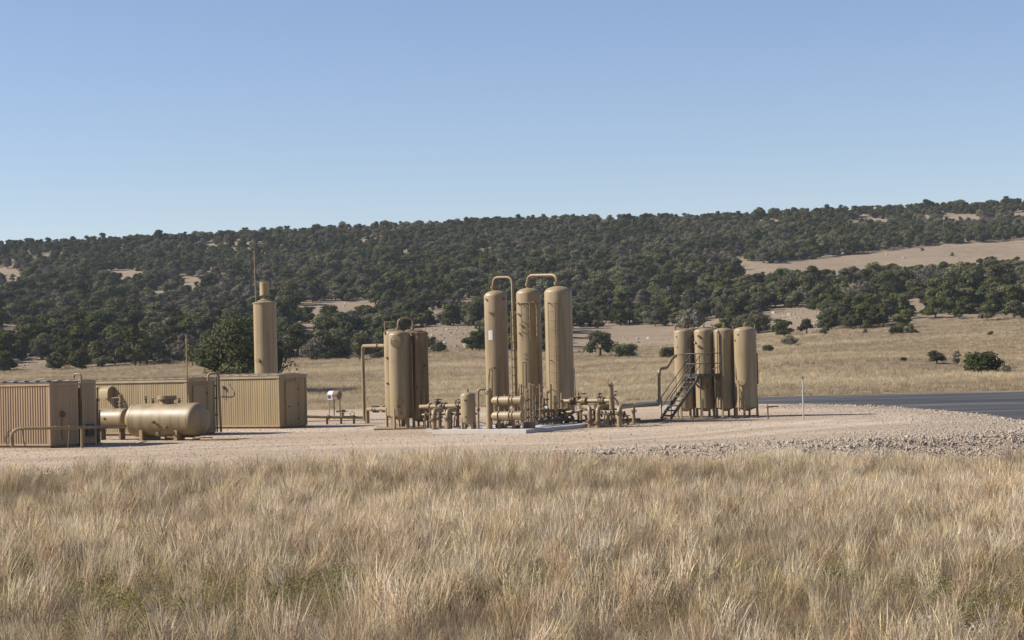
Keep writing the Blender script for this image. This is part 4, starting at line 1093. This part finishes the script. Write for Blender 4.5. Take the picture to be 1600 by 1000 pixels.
side_fit(t0, 'fitting', -.9, r0_, 4.0, [(0, .03), (.06, .03)], DARKM); side_fit(t0, 'fitting', -.85, r0_, 3.5, [(0, .03), (.06, .03)], TANP)
t1, r1_ = TK[1]
for z_, a, mt in ((4.0, -.6, DARKM), (3.72, -.15, TANP), (3.5, -.6, DARKM), (3.7, -1.1, TANP)): side_fit(t1, 'fitting', a, r1_, z_, [(0, .05), (.06, .05), (.07, .07), (.09, .07)], mt)
side_fit(t1, 'side_hatch', -.75, r1_, 1.68, [(0, .12), (.1, .12), (.105, .16), (.14, .16)], TANP)
for x in (-.28, .12, .30): MB().tube([(x, -.52, .3), (x, -.52, 2.2 if x < 0 else 1.5)], .03, 8).build('side_pipe', TANP if x < .2 else RUSTY, t1, world=False)
MB().torus((0, 0, 3.1), Z, r1_ + .004, .014, 32, 6).build('band', TANP, t1, world=False)
t2, r2_ = TK[2]
MB().tube([(-.42, -.42, .5), (-.38, -.42, 4.2), (-.2, -.3, 4.28)], .035, 8, .1).build('side_pipe', TANP, t2, world=False)
MB().tube([(-.30, -.50, .5), (-.30, -.50, 4.0)], .028, 8).build('side_pipe', RUSTY, t2, world=False)
side_fit(t2, 'side_hatch', -.75, r2_, 1.68, [(0, .12), (.1, .12), (.105, .16), (.14, .16)], TANP)
MB().tube([(-.30, -.5, 2.55), (-.52, -.55, 2.4), (-.7, -.5, 2.35)], .025, 8, .1).build('branch_tube', TANP, t2, world=False)
t3, r3_ = TK[3]
side_fit(t3, 'side_hatch', -.42, r3_, 1.72, [(0, .12), (.12, .12), (.125, .175), (.16, .175), (.17, .12)], TAN, n=20)
side_fit(t3, 'side_valve', -.85, r3_, 1.74, [(0, .05), (.14, .05), (.145, .09), (.18, .09)], TANP)
side_fit(t3, 'fitting', -.8, r3_, 4.02, [(0, .04), (.05, .04)], DARKM); side_fit(t3, 'fitting', -1.2, r3_, 3.75, [(0, .05), (.07, .05)], TANP)
side_fit(t3, 'drain_valve', -.55, r3_, .98, [(0, .04), (.1, .04), (.105, .06), (.13, .06)], RUSTY)
MB().tube([(.56, -.1, 3.1), (.56, -.1, 1.6)], .03, 8).build('side_pipe', RUSTY, t3, world=False)
MB().tube([(-.42, -.5, 1.7), (-.42, -.5, .3)], .03, 8).build('side_pipe', TANP, t3, world=False)

# stair with treads, platform and rails
ds0, ds1 = 91.2, 93.3
stt = thing('access_stair', 'grey steel stair and railed platform in front of the legged tanks', 'stair', base_at(1033, 655, ds0))
A0, A1 = P(1033, 653.5, ds0), P(1080, 585.5, ds1)          # left stringer
sdv = Vector((.42, -.50, 0))                               # across the stair
B0, B1 = A0 + sdv, A1 + sdv
for a, b in ((A0, A1), (B0, B1)): MB().bar(a, b, .045, .15).build('stringer', STEEL, stt)
tm = MB().box((0, 0, 0), (.26, sdv.length, .06), math.atan2(sdv.y, sdv.x) - math.pi / 2).mesh('tread', GRATE)
inv = WM[stt.name].inverted()
for i in range(9):
    q = A0.lerp(A1, (i + .6) / 9.2) + sdv * .5
    add('tread', tm, stt, inv @ q)
def rail(a, b, hs, nm='handrail'):
    for h_ in hs: MB().tube([a + Z * h_, b + Z * h_], .022, 8).build(nm, STEEL, stt)
for a, b in ((A0, A1), (B0, B1)):
    rail(a, b, (.95, .5)); 
    for q in (.02, .5, .97): w_ = a.lerp(b, q); MB().tube([w_, w_ + Z * .95], .022, 8).build('post', STEEL, stt)
# curved platform round the second tank
cx2 = Vector(TK[1][0].location)
zp = A1.z
pm = MB(); arcs = [R(q) for q in range(-62, 41, 9)]
q = lambda a, rr, z_: Vector((cx2.x + math.sin(a) * rr, cx2.y - math.cos(a) * rr, z_))
for s0, s1 in zip(arcs[:-1], arcs[1:]):
    pm.quad(q(s0, .52, zp), q(s0, 1.22, zp), q(s1, 1.22, zp), q(s1, .52, zp)); pm.quad(q(s0, .52, zp - .07), q(s1, .52, zp - .07), q(s1, 1.22, zp - .07), q(s0, 1.22, zp - .07))
    pm.quad(q(s0, 1.22, zp - .09), q(s1, 1.22, zp - .09), q(s1, 1.22, zp + .03), q(s0, 1.22, zp + .03))
pm.build('platform', GRATE, stt)
for h_ in (1.02, .53): MB().tube([q(a, 1.2, zp + h_) for a in arcs[1:]], .022, 8).build('guard_rail', STEEL, stt)
for a in (arcs[1], arcs[4], arcs[7], arcs[9], arcs[11]): MB().tube([q(a, 1.2, zp), q(a, 1.2, zp + 1.02)], .022, 8).build('post', STEEL, stt)
for a in (arcs[2], arcs[8]): MB().bar(q(a, 1.15, zp - .07), q(a, .5, zp - .65), .05, .05).build('brace', RUSTY, stt)
MB().tube([q(arcs[5], 1.15, zp - .05), q(arcs[5], 1.15, 0.05)], .035, 8).build('support_leg', STEEL, stt)

# ---------------------------------------------------------------- odds and ends on the pad
b = G(1200, 655.5)
tv_ = thing('valve_post', 'short T handled valve post right of the legged tanks', 'valve', b)
MB().tube([b, P(1199.5, 636, b.y)], .035, 8).build('post', RUSTY, tv_); MB().tube([P(1197, 636, b.y), P(1216, 634.5, b.y)], .03, 8).build('handle', RUSTY, tv_)
MB().lathe(P(1199.5, 638, b.y), Z, [(0, .06), (.08, .06), (.1, .03), (.3, .015)], 10).build('collar', RUSTY, tv_)
b = G(1255.5, 656)
mp_ = thing('marker_post', 'slim white marker post alone on the gravel near the road', 'post', b)
m = MB(); m.tube([b, P(1254, 592, b.y)], .036, 10); m.build('post', POSTM, mp_)
MB().tube([P(1254, 592.2, b.y), P(1254, 588.5, b.y)], .041, 10).build('cap', STEEL, mp_)

# ================================================================== trees
def crown_arrays(rng, wid, hgt, z0, nlobe, nleaf, leaf, flat=0.75):
    """many leaf-clump faces on the shells of overlapping lobes"""
    lob = []
    for i in range(nlobe):
        a = rng.uniform(0, 2 * math.pi); r = wid * 0.5 * 0.62 * math.sqrt(rng.uniform(0.02, 1))
        zz = rng.uniform(0.02, 0.9)
        rad = wid * rng.uniform(0.10, 0.20) * (1.15 - 0.25 * zz)
        r *= 1.0 - 0.9 * max(0, zz - 0.35)
        lob.append((r * math.cos(a), r * math.sin(a), z0 + (hgt - z0) * zz * 0.86 + 0.0, rad))
    vs, fs, bl = [], [], []
    wts = np.array([l[3] ** 2 for l in lob]); wts /= wts.sum()
    pick = rng.choice(nlobe, nleaf, p=wts)
    tones = rng.uniform(0.0, 1.0, nlobe)
    for i in range(nleaf):
        lx, ly, lz, lr = lob[pick[i]]
        d = rng.normal(size=3); d /= np.linalg.norm(d)
        if d[2] < -0.3: d[2] *= -1
        rr = lr * rng.uniform(0.7, 1.28)
        c = np.array((lx, ly, lz)) + d * rr * np.array((1, 1, flat))
        n = d + rng.normal(size=3) * 0.45; n /= np.linalg.norm(n)
        t = np.cross(n, rng.normal(size=3)); t /= np.linalg.norm(t); b = np.cross(n, t)
        s = leaf * rng.uniform(0.6, 1.3)
        k = len(vs)
        vs += [tuple(c - t * s * .5 - b * s * .35), tuple(c + t * s * .5 - b * s * .2), tuple(c + t * s * .35 + b * s * .5), tuple(c - t * s * .4 + b * s * .4)]
        fs.append((k, k + 1, k + 2, k + 3))
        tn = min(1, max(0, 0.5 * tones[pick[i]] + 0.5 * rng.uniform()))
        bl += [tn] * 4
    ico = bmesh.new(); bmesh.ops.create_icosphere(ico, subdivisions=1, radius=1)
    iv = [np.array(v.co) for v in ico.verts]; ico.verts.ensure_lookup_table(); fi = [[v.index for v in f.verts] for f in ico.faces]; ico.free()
    for (lx, ly, lz, lr), tn in zip(lob, tones):  # solid darker cores added inside the lobes to block light and deepen shade
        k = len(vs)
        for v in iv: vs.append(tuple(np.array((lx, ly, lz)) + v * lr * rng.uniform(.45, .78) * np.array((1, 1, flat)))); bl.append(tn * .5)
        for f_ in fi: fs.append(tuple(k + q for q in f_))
    return vs, fs, bl
def crown_mesh(name, mat, arrs):
    vs, fs, bl = arrs
    me = bpy.data.meshes.new(name); me.from_pydata(vs, [], fs); me.materials.append(mat)
    a = me.attributes.new('bl', 'FLOAT', 'POINT'); a.data.foreach_set('value', bl)
    return me
def trunk_mb(rng, wid, hgt, thick):
    m = MB()
    nb = 2 + int(rng.integers(0, 3))
    top = hgt * 0.28
    lean = rng.normal() * 0.1 * hgt
    m.tube([(0, 0, -0.3), (lean * .1, 0, top * .5), (lean * .3, 0, top)], [thick * 1.3, thick, thick * .85], 7)
    for i in range(nb):
        a = 2 * math.pi * (i + rng.uniform(0, .6)) / nb
        dx, dy = math.cos(a), math.sin(a)
        m.tube([(lean * .3, 0, top * .92), (lean * .3 + dx * wid * .12, dy * wid * .12, hgt * .48), (lean * .3 + dx * wid * .27, dy * wid * .27, hgt * .72)], [thick * .7, thick * .45, thick * .15], 5)
    return m

KINDS = []       # (kind, crown mesh, trunk mesh, width, height)
rg = np.random.default_rng(5)
spec = [('juniper', JUNIPER, 6), ('oak', OAK, 6), ('grey', GREYT, 3)]
for kind, mat, cnt in spec:
    for i in range(cnt):
        wd = {'juniper': 4.8, 'oak': 6.2, 'grey': 5.4}[kind] * rg.uniform(0.78, 1.22)
        hg = {'juniper': 4.9, 'oak': 4.9, 'grey': 4.5}[kind] * rg.uniform(0.82, 1.15)
        ar = crown_arrays(rg, wd, hg, hg * (0.10 if kind == 'juniper' else 0.2), int(rg.integers(9, 26)), 2400 if kind != 'grey' else 1700, 0.27 if kind != 'grey' else 0.22)
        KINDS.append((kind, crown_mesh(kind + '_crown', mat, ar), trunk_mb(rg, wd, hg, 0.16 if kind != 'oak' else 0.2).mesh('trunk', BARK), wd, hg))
NB = len(KINDS)
for i in range(3):
    wd, hg = (5.0, 5.6, 4.6)[i], (3.4, 3.7, 2.6)[i]
    KINDS.append(('bush', crown_mesh('bush_crown', JUNIPER if i < 2 else OAK, crown_arrays(rg, wd, hg, -0.2, 13, 2000, 0.24, 0.85)), trunk_mb(rg, wd * .8, hg, 0.12).mesh('trunk', BARK), wd, hg))
def whole_mesh(k):
    """crown and trunk of one kind in one mesh, for the far wood that reads as one mass"""
    b = bmesh.new(); b.from_mesh(k[1]); nf = len(b.faces); b.from_mesh(k[2]); b.faces.ensure_lookup_table()
    for i in range(nf, len(b.faces)): b.faces[i].material_index = 1
    m = bpy.data.meshes.new('wood'); b.to_mesh(m); b.free()
    m.materials.append(k[1].materials[0]); m.materials.append(BARK)
    return m

# clearings in the wood: photograph ellipses (centre x, y, half width, half height) of open ground on the hillside
CLEAR = [(22, 428, 30, 7), (25, 447, 22, 6), (195, 430, 42, 9), (12, 520, 26, 10), (50, 568, 40, 8), (530, 484, 85, 15), (480, 518, 30, 14), (695, 524, 75, 18),
         (960, 530, 95, 17), (1075, 467, 22, 5), (1235, 497, 66, 19), (1420, 472, 26, 7), (1335, 452, 22, 6), (1500, 340, 38, 7), (1360, 347, 40, 5), (1596, 336, 22, 6), (502, 408, 8, 6),
         (1200, 345, 18, 3), (1110, 505, 30, 6)]
def open_ground(px, py, hpx):
    # big grass band on the upper right slope
    if px > 1150:
        mid = 424 - (px - 1160) * 0.075
        hb = 6 + min(11, (px - 1150) * 0.04)
        if mid - hb < py < mid + hb + hpx * 0.6: return True
    for cx, cy, a, b in CLEAR:
        yy = py - cy
        if yy > 0: yy = max(0.0, yy - hpx * 0.35)
        if ((px - cx) / a) ** 2 + (yy / b) ** 2 < 0.72: return True
    return False
def edge_y(px):
    return np.interp(px, [0, 100, 300, 460, 560, 700, 860, 900, 1050, 1200, 1280, 1400, 1500, 1600], [582, 578, 566, 560, 562, 549, 549, 512, 514, 526, 520, 512, 504, 501])

tr = np.random.default_rng(21)
cell = 3.85
spots = []
yy = HILL0 - 36
while yy < 850:
    xm = 0.30 * yy + 25
    xx = -xm
    while xx < xm:
        x = xx + tr.uniform(-2.6, 2.6); y = yy + tr.uniform(-2.6, 2.6)
        xx += cell
        z = terrain(x, y)
        px, py = proj((x, y, z))
        if py > edge_y(px) + 5 * mnoise.noise(Vector((x * .06, y * .06, 4.0))) + tr.normal() * 1.5:
            if y < HILL0 - 34 or tr.uniform() > 0.018: continue
            spots.append((x, y, z, tr.uniform(.25, .6), tr.uniform(0, 6.28), NB + int(tr.integers(3)), px, py)); continue
        sz = float(np.clip(tr.lognormal(-0.33, 0.30), 0.36, 1.35)) if y < 650 else float(np.clip(tr.lognormal(-0.34, 0.15), 0.48, 0.95))
        if mnoise.noise(Vector((x * 0.035, y * 0.014, 6.0))) > 0.40 and tr.uniform() < 0.8: continue
        if open_ground(px, py, 4.6 * sz * 3000 / y): continue
        g = mnoise.noise(Vector((x * 0.02, y * 0.02, 9.0))) + tr.normal() * 0.35
        kind = 'juniper' if g < -0.05 else ('oak' if g < 0.40 else 'grey')
        opts = [i for i, k in enumerate(KINDS) if k[0] == kind]
        spots.append((x, y, z, sz, tr.uniform(0, 6.28), opts[int(tr.integers(len(opts)))], px, py))
    yy += cell * 0.95
spots.sort(key=lambda s: s[1])
NEAR = [s for s in spots if -30 < s[6] < 1630][:290]
near_ids = {id(s) for s in NEAR}
FAR = [s for s in spots if id(s) not in near_ids and s[5] < NB]

WORD = {'juniper': 'dark juniper', 'oak': 'grey green oak', 'grey': 'pale grey tree', 'bush': 'low scattered bush'}
ZONE = [(70, 'above the pinkish ribbed shed'), (150, 'above the narrow cabinet'), (230, 'above the wall hood vent'), (300, 'above the thin antenna mast'),
        (380, 'just left of the capped stack'), (460, 'just right of the capped stack'), (520, 'above the white meter box'), (600, 'above the tall bent riser pipe'), (680, 'behind the four clustered tanks'),
        (760, 'left of the three tall towers'), (850, 'behind the left and middle towers'), (910, 'behind the right tower'), (980, 'just right of the three towers'), (1050, 'left of the legged tanks'),
        (1120, 'above the leftmost legged tanks'), (1190, 'above the rightmost legged tank'), (1250, 'left of the marker post\'s line'), (1320, 'right of the marker post\'s line'),
        (1400, 'below the grassy band, left part'), (1470, 'below the grassy band, middle part'), (1540, 'above the large round bush'), (1700, 'at the photo\'s right border')]
def tree_at(kidx, loc, sz, rot, label, group=None, name=None, cat='tree'):
    k = KINDS[kidx]
    o = bpy.data.objects.new(name or {'juniper': 'juniper_tree', 'oak': 'oak_tree', 'grey': 'bare_tree', 'bush': 'bush'}[k[0]], None); COL.objects.link(o)
    o.location = loc; o.rotation_euler = (0, 0, rot); o.scale = (sz * tr.uniform(.82, 1.22), sz * tr.uniform(.82, 1.22), sz * tr.uniform(.94, 1.06))
    c = bpy.data.objects.new('crown', k[1]); COL.objects.link(c); c.parent = o
    t = bpy.data.objects.new('trunk', k[2]); COL.objects.link(t); t.parent = o
    return tag(o, label, cat, group)
for x, y, z, sz, rot, ki, px, py in NEAR:
    zn = next((b for a, b in ZONE if px < a), ZONE[-1][1])
    szw = 'tiny ' if sz < 0.55 else 'small ' if sz < 0.68 else 'large ' if sz > 1.0 else 'biggish ' if sz > 0.82 else ''
    row = 'at the wood edge ' if y < HILL0 + 18 else 'inside the wood '
    tree_at(ki, (x, y, z - 0.1), sz, rot, szw + WORD[KINDS[ki][0]] + ' ' + row + zn, 'trees of the hillside wood')
scatter('far_wood', [(s[0], s[1], s[2] - 0.1) for s in FAR], [(0, 0, s[4]) for s in FAR], [(s[3] * tr.uniform(.8, 1.25), s[3] * tr.uniform(.8, 1.25), s[3] * tr.uniform(.85, 1.12)) for s in FAR], [s[5] for s in FAR], [0.5] * len(FAR),
        [whole_mesh(k) for k in KINDS[:NB]], 'dense wood of junipers and oaks covering the far hillside', 'wood')

# trees and bushes that stand alone in the meadow
J = [i for i, k in enumerate(KINDS) if k[0] == 'juniper']; O_ = [i for i, k in enumerate(KINDS) if k[0] == 'oak']; BU = [NB, NB + 1, NB + 2]; GR = [i for i, k in enumerate(KINDS) if k[0] == 'grey']
LONE = [  # px, base py, height px, kind list, pick, label, category
    (520, 562, 38, BU, 0, 'broad dark bush on the meadow edge above the white meter box', 'bush'),
    (562, 564, 44, O_, 0, 'tall bushy oak at the meadow edge left of the clustered tanks', 'tree'),
    (598, 560, 30, BU, 0, 'low dark bush just behind the clustered tanks', 'bush'),
    (938, 557, 40, O_, 1, 'small upright tree with bare trunk on the meadow right of the towers', 'tree'),
    (978, 558, 32, BU, 1, 'low dark bush beside the small upright tree right of the towers', 'bush'),
    (1048, 560, 26, BU, 1, 'dark bush half hidden by the leftmost legged tank', 'bush'),
    (1235, 541, 20, GR, 0, 'small open grey tree alone on the meadow above the marker post', 'tree'),
    (1200, 549, 16, BU, 1, 'small dark shrub touching the rightmost legged tank', 'shrub'),
    (1412, 564, 10, BU, 1, 'flat low shrub on the crest of the meadow hump', 'shrub'),
    (1464, 569, 24, O_, 2, 'small thin tree left of the large round bush', 'tree'),
    (1495, 574, 26, GR, 1, 'spindly little tree touching the large round bush', 'tree'),
    (1536, 583, 53, BU, 1, 'large round dark bush in the dip beyond the road', 'bush'),
    (1572, 586, 14, BU, 2, 'low spreading shrub right of the large round bush', 'shrub'),
    (1548, 525, 8, BU, 2, 'tiny shrub on the meadow above the large round bush', 'shrub'),
    (1542, 501, 26, O_, 1, 'wide oak with dark trunk at the top of the meadow', 'tree'),
    (1585, 499, 30, O_, 3, 'wide oak with forked trunk at the upper right of the meadow', 'tree'),
    (1152, 514, 38, O_, 2, 'bright green round oak rising above the legged tanks', 'tree'),
    (1441, 392, 5, BU, 0, 'lone dark shrub on the grassy band high on the slope', 'shrub'),
    (1488, 400, 6, BU, 0, 'dark shrub lower on the grassy band high on the slope', 'shrub'),
]
for px, py, hp, opts, pk, lab, cat in LONE:
    p = on_terrain(px, py)
    k = KINDS[opts[pk]]
    sz = hp * p.y / 3000 / k[4]
    tree_at(opts[pk], p - Vector((0, 0, 0.05)), sz, tr.uniform(0, 6.28), lab, name={'bush': 'bush', 'shrub': 'shrub', 'tree': 'meadow_tree'}[cat], cat=cat)

# the big dark oak behind the sheds
d = 185.0
b = P(370, 560, d); bz = terrain(b.x, d)
wid, hgt = 195 / (3000 / d), P(380, 489, d).z - bz
rgb = np.random.default_rng(77)
big = thing('oak_tree', 'big dark spreading oak right behind the capped stack', 'tree', (b.x, d, bz - 0.1))
BIGOAK = leafy('big_oak_leaves', [(0.0, (0.036, 0.040, 0.015)), (0.5, (0.078, 0.080, 0.030)), (1.0, (0.14, 0.134, 0.056))], 0.15, use_tint=False, vary=0.02)
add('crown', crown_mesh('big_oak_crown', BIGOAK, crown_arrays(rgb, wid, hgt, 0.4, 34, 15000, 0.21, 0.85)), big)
add('trunk', trunk_mb(rgb, wid, hgt, 0.34).mesh('trunk', BARK), big)

# ================================================================== grass and stones (stuff)
gr = np.random.default_rng(3)
tall = [blades_mesh('tall_tuft', STRAW, 85, 0.15, 0.34, 0.86, 0.0070, (0.08, 0.0), 0.20, 4, 1.4, gr) for _ in range(5)]
mid = [blades_mesh('mid_tuft', STRAW, 70, 0.28, 0.15, 0.52, 0.0065, (0.05, 0.0), 0.32, 3, 0.0, gr) for _ in range(4)]
stalk = [blades_mesh('stalks', STRAW, 6, 0.18, 0.55, 1.05, 0.009, (0.05, 0.0), 0.22, 5, 0.0, gr) for _ in range(3)]
KG = tall + mid + stalk
pts, rots, scl, idx, tint = [], [], [], [], []
def n1(x, y, s, o=0.0): return mnoise.fractal(Vector((x * s + o, y * s, 1.3 + o)), 1.0, 2.0, 3)
y = 15.0
while y < 66:
    step = 0.285 if y < 40 else 0.31
    xm = 0.32 * y + 3
    x = -xm
    while x < xm:
        X = x + gr.uniform(-.15, .15); Y = y + gr.uniform(-.15, .15); x += step
        edge = np.interp(X, [-48, -18, -9, -3, 1, 5, 9.9, 15.5, 19.3, 21], [58.6, 58.9, 59.2, 59.6, 60.3, 61.4, 62.9, 66.0, 70.0, 72]) + 1.2 * n1(X, Y, .25) - 0.6
        if Y > edge or X > 21.2: continue
        fade = ss(0, 2.0, edge - Y)
        if gr.uniform() > 0.35 + 0.65 * fade: continue
        bare = ss(0.0, 1.6, math.hypot((X - 6.2) / 1.5, (Y - 24.5) / 0.9) - 0.5) if Y < 28 else 1.0   # stony bare spot by the camera
        if gr.uniform() > bare: continue
        a = n1(X, Y, 0.11); b_ = n1(X, Y, 0.45, 5.0); c_ = n1(X, Y, 1.1, 8.0)
        v = a * 0.9 + b_ * 0.6
        nearband = ss(33, 25, Y) if Y < 33 else 0
        zz = terrain(X, Y) - 0.02
        def put(i, sc, t):
            pts.append((X + gr.uniform(-.12, .12), Y + gr.uniform(-.12, .12), zz)); rots.append((gr.normal() * .12, gr.normal() * .16, gr.normal() * 1.3))
            scl.append(max(.25, sc * (0.5 + 0.5 * fade))); idx.append(i); tint.append(min(1, max(0, t)))
        # low grey-brown growth everywhere, straw bunches standing out of it
        put(5 + int(gr.integers(0, 4)), 0.80 + 0.2 * v + gr.normal() * 0.14 - 0.1 * nearband, 0.24 + 0.36 * v + gr.normal() * 0.15 - 0.04 * nearband)
        if gr.uniform() < 0.44 + 0.55 * v + 0.4 * c_ - 0.24 * nearband:
            put(int(gr.integers(0, 5)), 0.82 + 0.22 * v + 0.15 * c_ + gr.normal() * 0.14 - 0.08 * nearband, 0.60 + 0.30 * v + gr.normal() * 0.18 - 0.04 * nearband)
        if gr.uniform() < 0.06: put(9 + int(gr.integers(0, 3)), 0.85 + gr.normal() * .14, 0.6 + gr.uniform(0, .4))
    y += step
scatter('tall_grass', pts, rots, scl, idx, tint, KG, 'tall dry straw coloured grass filling the foreground field', 'grass')

# green weeds with yellow flowers low in the grass
def forb_mesh(rng):
    vs, fs, bl = [], [], []
    for s_ in range(9):
        a = rng.uniform(0, 6.28); h = rng.uniform(0.22, 0.46); lx, ly = math.cos(a) * .16, math.sin(a) * .16
        for k in range(13):
            t = (k + 1) / 13
            c = np.array((lx * t * 1.3, ly * t * 1.3, h * t)) + rng.normal(size=3) * .012
            dd = rng.normal(size=3); dd[2] = abs(dd[2]); dd /= np.linalg.norm(dd)
            sd_ = np.cross(dd, rng.normal(size=3)); sd_ /= np.linalg.norm(sd_)
            L, W_ = 0.045, 0.012
            fl = k == 12 and rng.uniform() < 0.06
            if fl: L, W_ = 0.022, 0.024
            b = len(vs)
            vs += [tuple(c - sd_ * W_ * .5), tuple(c + dd * L * .5 - sd_ * W_), tuple(c + dd * L), tuple(c + dd * L * .5 + sd_ * W_)]
            fs.append((b, b + 1, b + 2, b + 3)); bl += [0.97 if fl else rng.uniform(0, .8)] * 4
    me = bpy.data.meshes.new('weed'); me.from_pydata(vs, [], fs); me.materials.append(FORB2)
    at = me.attributes.new('bl', 'FLOAT', 'POINT'); at.data.foreach_set('value', bl)
    return me
FORB2 = leafy('weed_leaves', [(0.0, (0.17, 0.152, 0.068)), (0.6, (0.26, 0.232, 0.095)), (0.84, (0.36, 0.31, 0.13)), (0.88, (0.62, 0.45, 0.05)), (1.0, (0.7, 0.5, 0.05))], 0.3, use_tint=False)
KF = [forb_mesh(gr) for _ in range(4)]
pts, rots, scl, idx = [], [], [], []
for _ in range(6500):
    Y = gr.uniform(22, 35); X = gr.uniform(-.32 * Y - 2, .32 * Y + 2)
    band = math.exp(-((Y - 28.0) / 2.8) ** 2)
    v = n1(X, Y, 0.30, 12.0) + 0.6 * n1(X, Y, 1.1, 3.0)
    if v + 0.85 * band + gr.normal() * .25 < 0.50: continue
    pts.append((X, Y, terrain(X, Y))); rots.append((0, 0, gr.uniform(0, 6.28))); scl.append(gr.uniform(.5, .9)); idx.append(int(gr.integers(0, 4)))
scatter('green_weeds', pts, rots, scl, idx, [0.5] * len(pts), KF, 'low green weeds with small yellow flowers among the dry grass', 'weeds')

# meadow beyond the pad
far_t = [blades_mesh('meadow_tuft', STRAWF, 34, 0.5, 0.2, 0.48, 0.03, (0.1, 0), 0.35, 2, 0.0, gr) for _ in range(4)]
pts, rots, scl, idx, tint = [], [], [], [], []
for _ in range(60000):
    Y = 138 + (332 - 138) * gr.uniform() ** 1.25; X = gr.uniform(-.30 * Y - 6, .30 * Y + 8)
    if X > 8 and Y < 149.5: continue
    if X > -6 and Y < 142: continue
    v = n1(X * .35, Y, 0.05, 2.0) + 0.7 * n1(X * .4, Y, 0.2, 7.0)
    if v < -0.2 and gr.uniform() < 0.7: continue
    zt_ = terrain(X, Y)
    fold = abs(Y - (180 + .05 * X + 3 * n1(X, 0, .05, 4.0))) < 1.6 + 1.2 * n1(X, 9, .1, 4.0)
    v -= 0.30 * ss(205, 255, Y)
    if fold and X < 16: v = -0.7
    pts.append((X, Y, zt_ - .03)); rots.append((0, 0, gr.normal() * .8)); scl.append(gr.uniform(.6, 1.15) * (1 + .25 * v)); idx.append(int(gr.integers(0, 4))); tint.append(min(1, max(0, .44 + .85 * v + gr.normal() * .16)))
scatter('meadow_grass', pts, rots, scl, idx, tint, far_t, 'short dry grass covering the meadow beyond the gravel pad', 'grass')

# loose stones along the bank of the pad and on the bare spot
KR = [rock_mesh('stone', ROCKM, 40 + i) for i in range(6)]
pts, rots, scl, idx = [], [], [], []
def pad_edge_sample():
    i = int(gr.integers(NL)); t = gr.uniform()
    p = loop[i].lerp(loop[(i + 1) % NL], t); return p, nrm[i]
cnt = 0
while cnt < 34000:
    p, n_ = pad_edge_sample()
    front = p.y < 80 and p.x > -4
    right = p.x > 17 and p.y < 118
    if not (front or right):
        continue
    dens = ss(-4, 12, p.x)
    if gr.uniform() > 0.12 + 0.88 * dens: continue
    off = gr.uniform(-1.4, 3.3) if gr.uniform() < .75 else gr.normal() * 1.5 - 1.0
    if p.x > 13 and gr.uniform() < .5: off -= gr.uniform(0, 4)
    if off < -6: continue
    if right and not front: off = min(off, 0.9)
    q = p + n_ * off
    zz = 0.0 if off < 0 else np.interp(off, [0, .5, 1.3, 2.6, 4.0], [0, -.06, -.35, -.75, -1.25])
    s_ = float(np.clip(gr.lognormal(-3.5, 0.48), 0.012, 0.13)) * (1.0 if off > -0.3 else 0.6)
    pts.append((q.x, q.y, zz + s_ * 0.15)); rots.append(tuple(gr.uniform(0, 6.28, 3))); scl.append(s_); idx.append(int(gr.integers(0, 6))); cnt += 1
for _ in range(700):
    X, Y = 6.2 + gr.normal() * 1.1, 24.5 + gr.normal() * .55
    s_ = float(np.clip(gr.lognormal(-3.75, .5), .012, .08)); pts.append((X, Y, terrain(X, Y) + s_ * .2)); rots.append(tuple(gr.uniform(0, 6.28, 3))); scl.append(s_); idx.append(int(gr.integers(0, 6)))
scatter('bank_stones', pts, rots, scl, idx, [0.5] * len(pts), KR, 'broken limestone rubble along the bank of the gravel pad', 'rubble')
# gravel chips lying on the pad
pts, rots, scl, idx = [], [], [], []
for _ in range(14000):
    X, Y = gr.uniform(-24, 20), 58 + 42 * gr.uniform() ** 1.4
    if abs(X) > .29 * Y + 1: continue
    if Y < np.interp(X, [-30, -9, 1, 9.9, 19], [58, 59, 62, 66.5, 72]): continue
    s_ = float(np.clip(gr.lognormal(-3.95, .35), .01, .045)); pts.append((X, Y, s_ * .2)); rots.append(tuple(gr.uniform(0, 6.28, 3))); scl.append(s_); idx.append(int(gr.integers(0, 6)))
scatter('gravel_chips', pts, rots, scl, idx, [0.5] * len(pts), KR, 'loose gravel chips strewn over the pad', 'gravel')
# pale rocks in the hillside clearings
pts, rots, scl, idx = [], [], [], []
for cx, cy, a, b_, k in ((695, 526, 70, 18, 170), (1230, 498, 48, 14, 110), (540, 486, 80, 13, 90), (1000, 540, 50, 12, 40), (1450, 410, 120, 12, 40), (60, 566, 55, 10, 40)):
    for _ in range(k):
        p = on_terrain(cx + gr.uniform(-a, a), cy + gr.uniform(-b_, b_), 290)
        s_ = float(np.clip(gr.lognormal(-1.55, .45), .08, .6)); pts.append(tuple(p)); rots.append(tuple(gr.uniform(0, 6.28, 3) * np.array((.2, .2, 1)))); scl.append(s_); idx.append(int(gr.integers(0, 6)))
scatter('hillside_rocks', pts, rots, scl, idx, [0.5] * len(pts), KR, 'pale limestone rocks in the clearings of the wood', 'rocks')

# ================================================================== haze
HAZE = True
if HAZE:
    m, n, l, out = nodes_of('haze_air')
    pv = n.new('ShaderNodeVolumePrincipled')
    pv.inputs['Density'].default_value = 0.00009
    pv.inputs['Color'].default_value = (0.80, 0.88, 1.0, 1)
    pv.inputs['Anisotropy'].default_value = 0.0
    l.new(pv.outputs[0], out.inputs['Volume'])
    hb = MB().box((0, 700, (ZMAX + 8 - 3) / 2), (2200, 1700, ZMAX + 8 + 3))
    o = hb.build('haze', m)
    tag(o, 'thin bluish haze over the far hill', 'haze', kind='stuff')
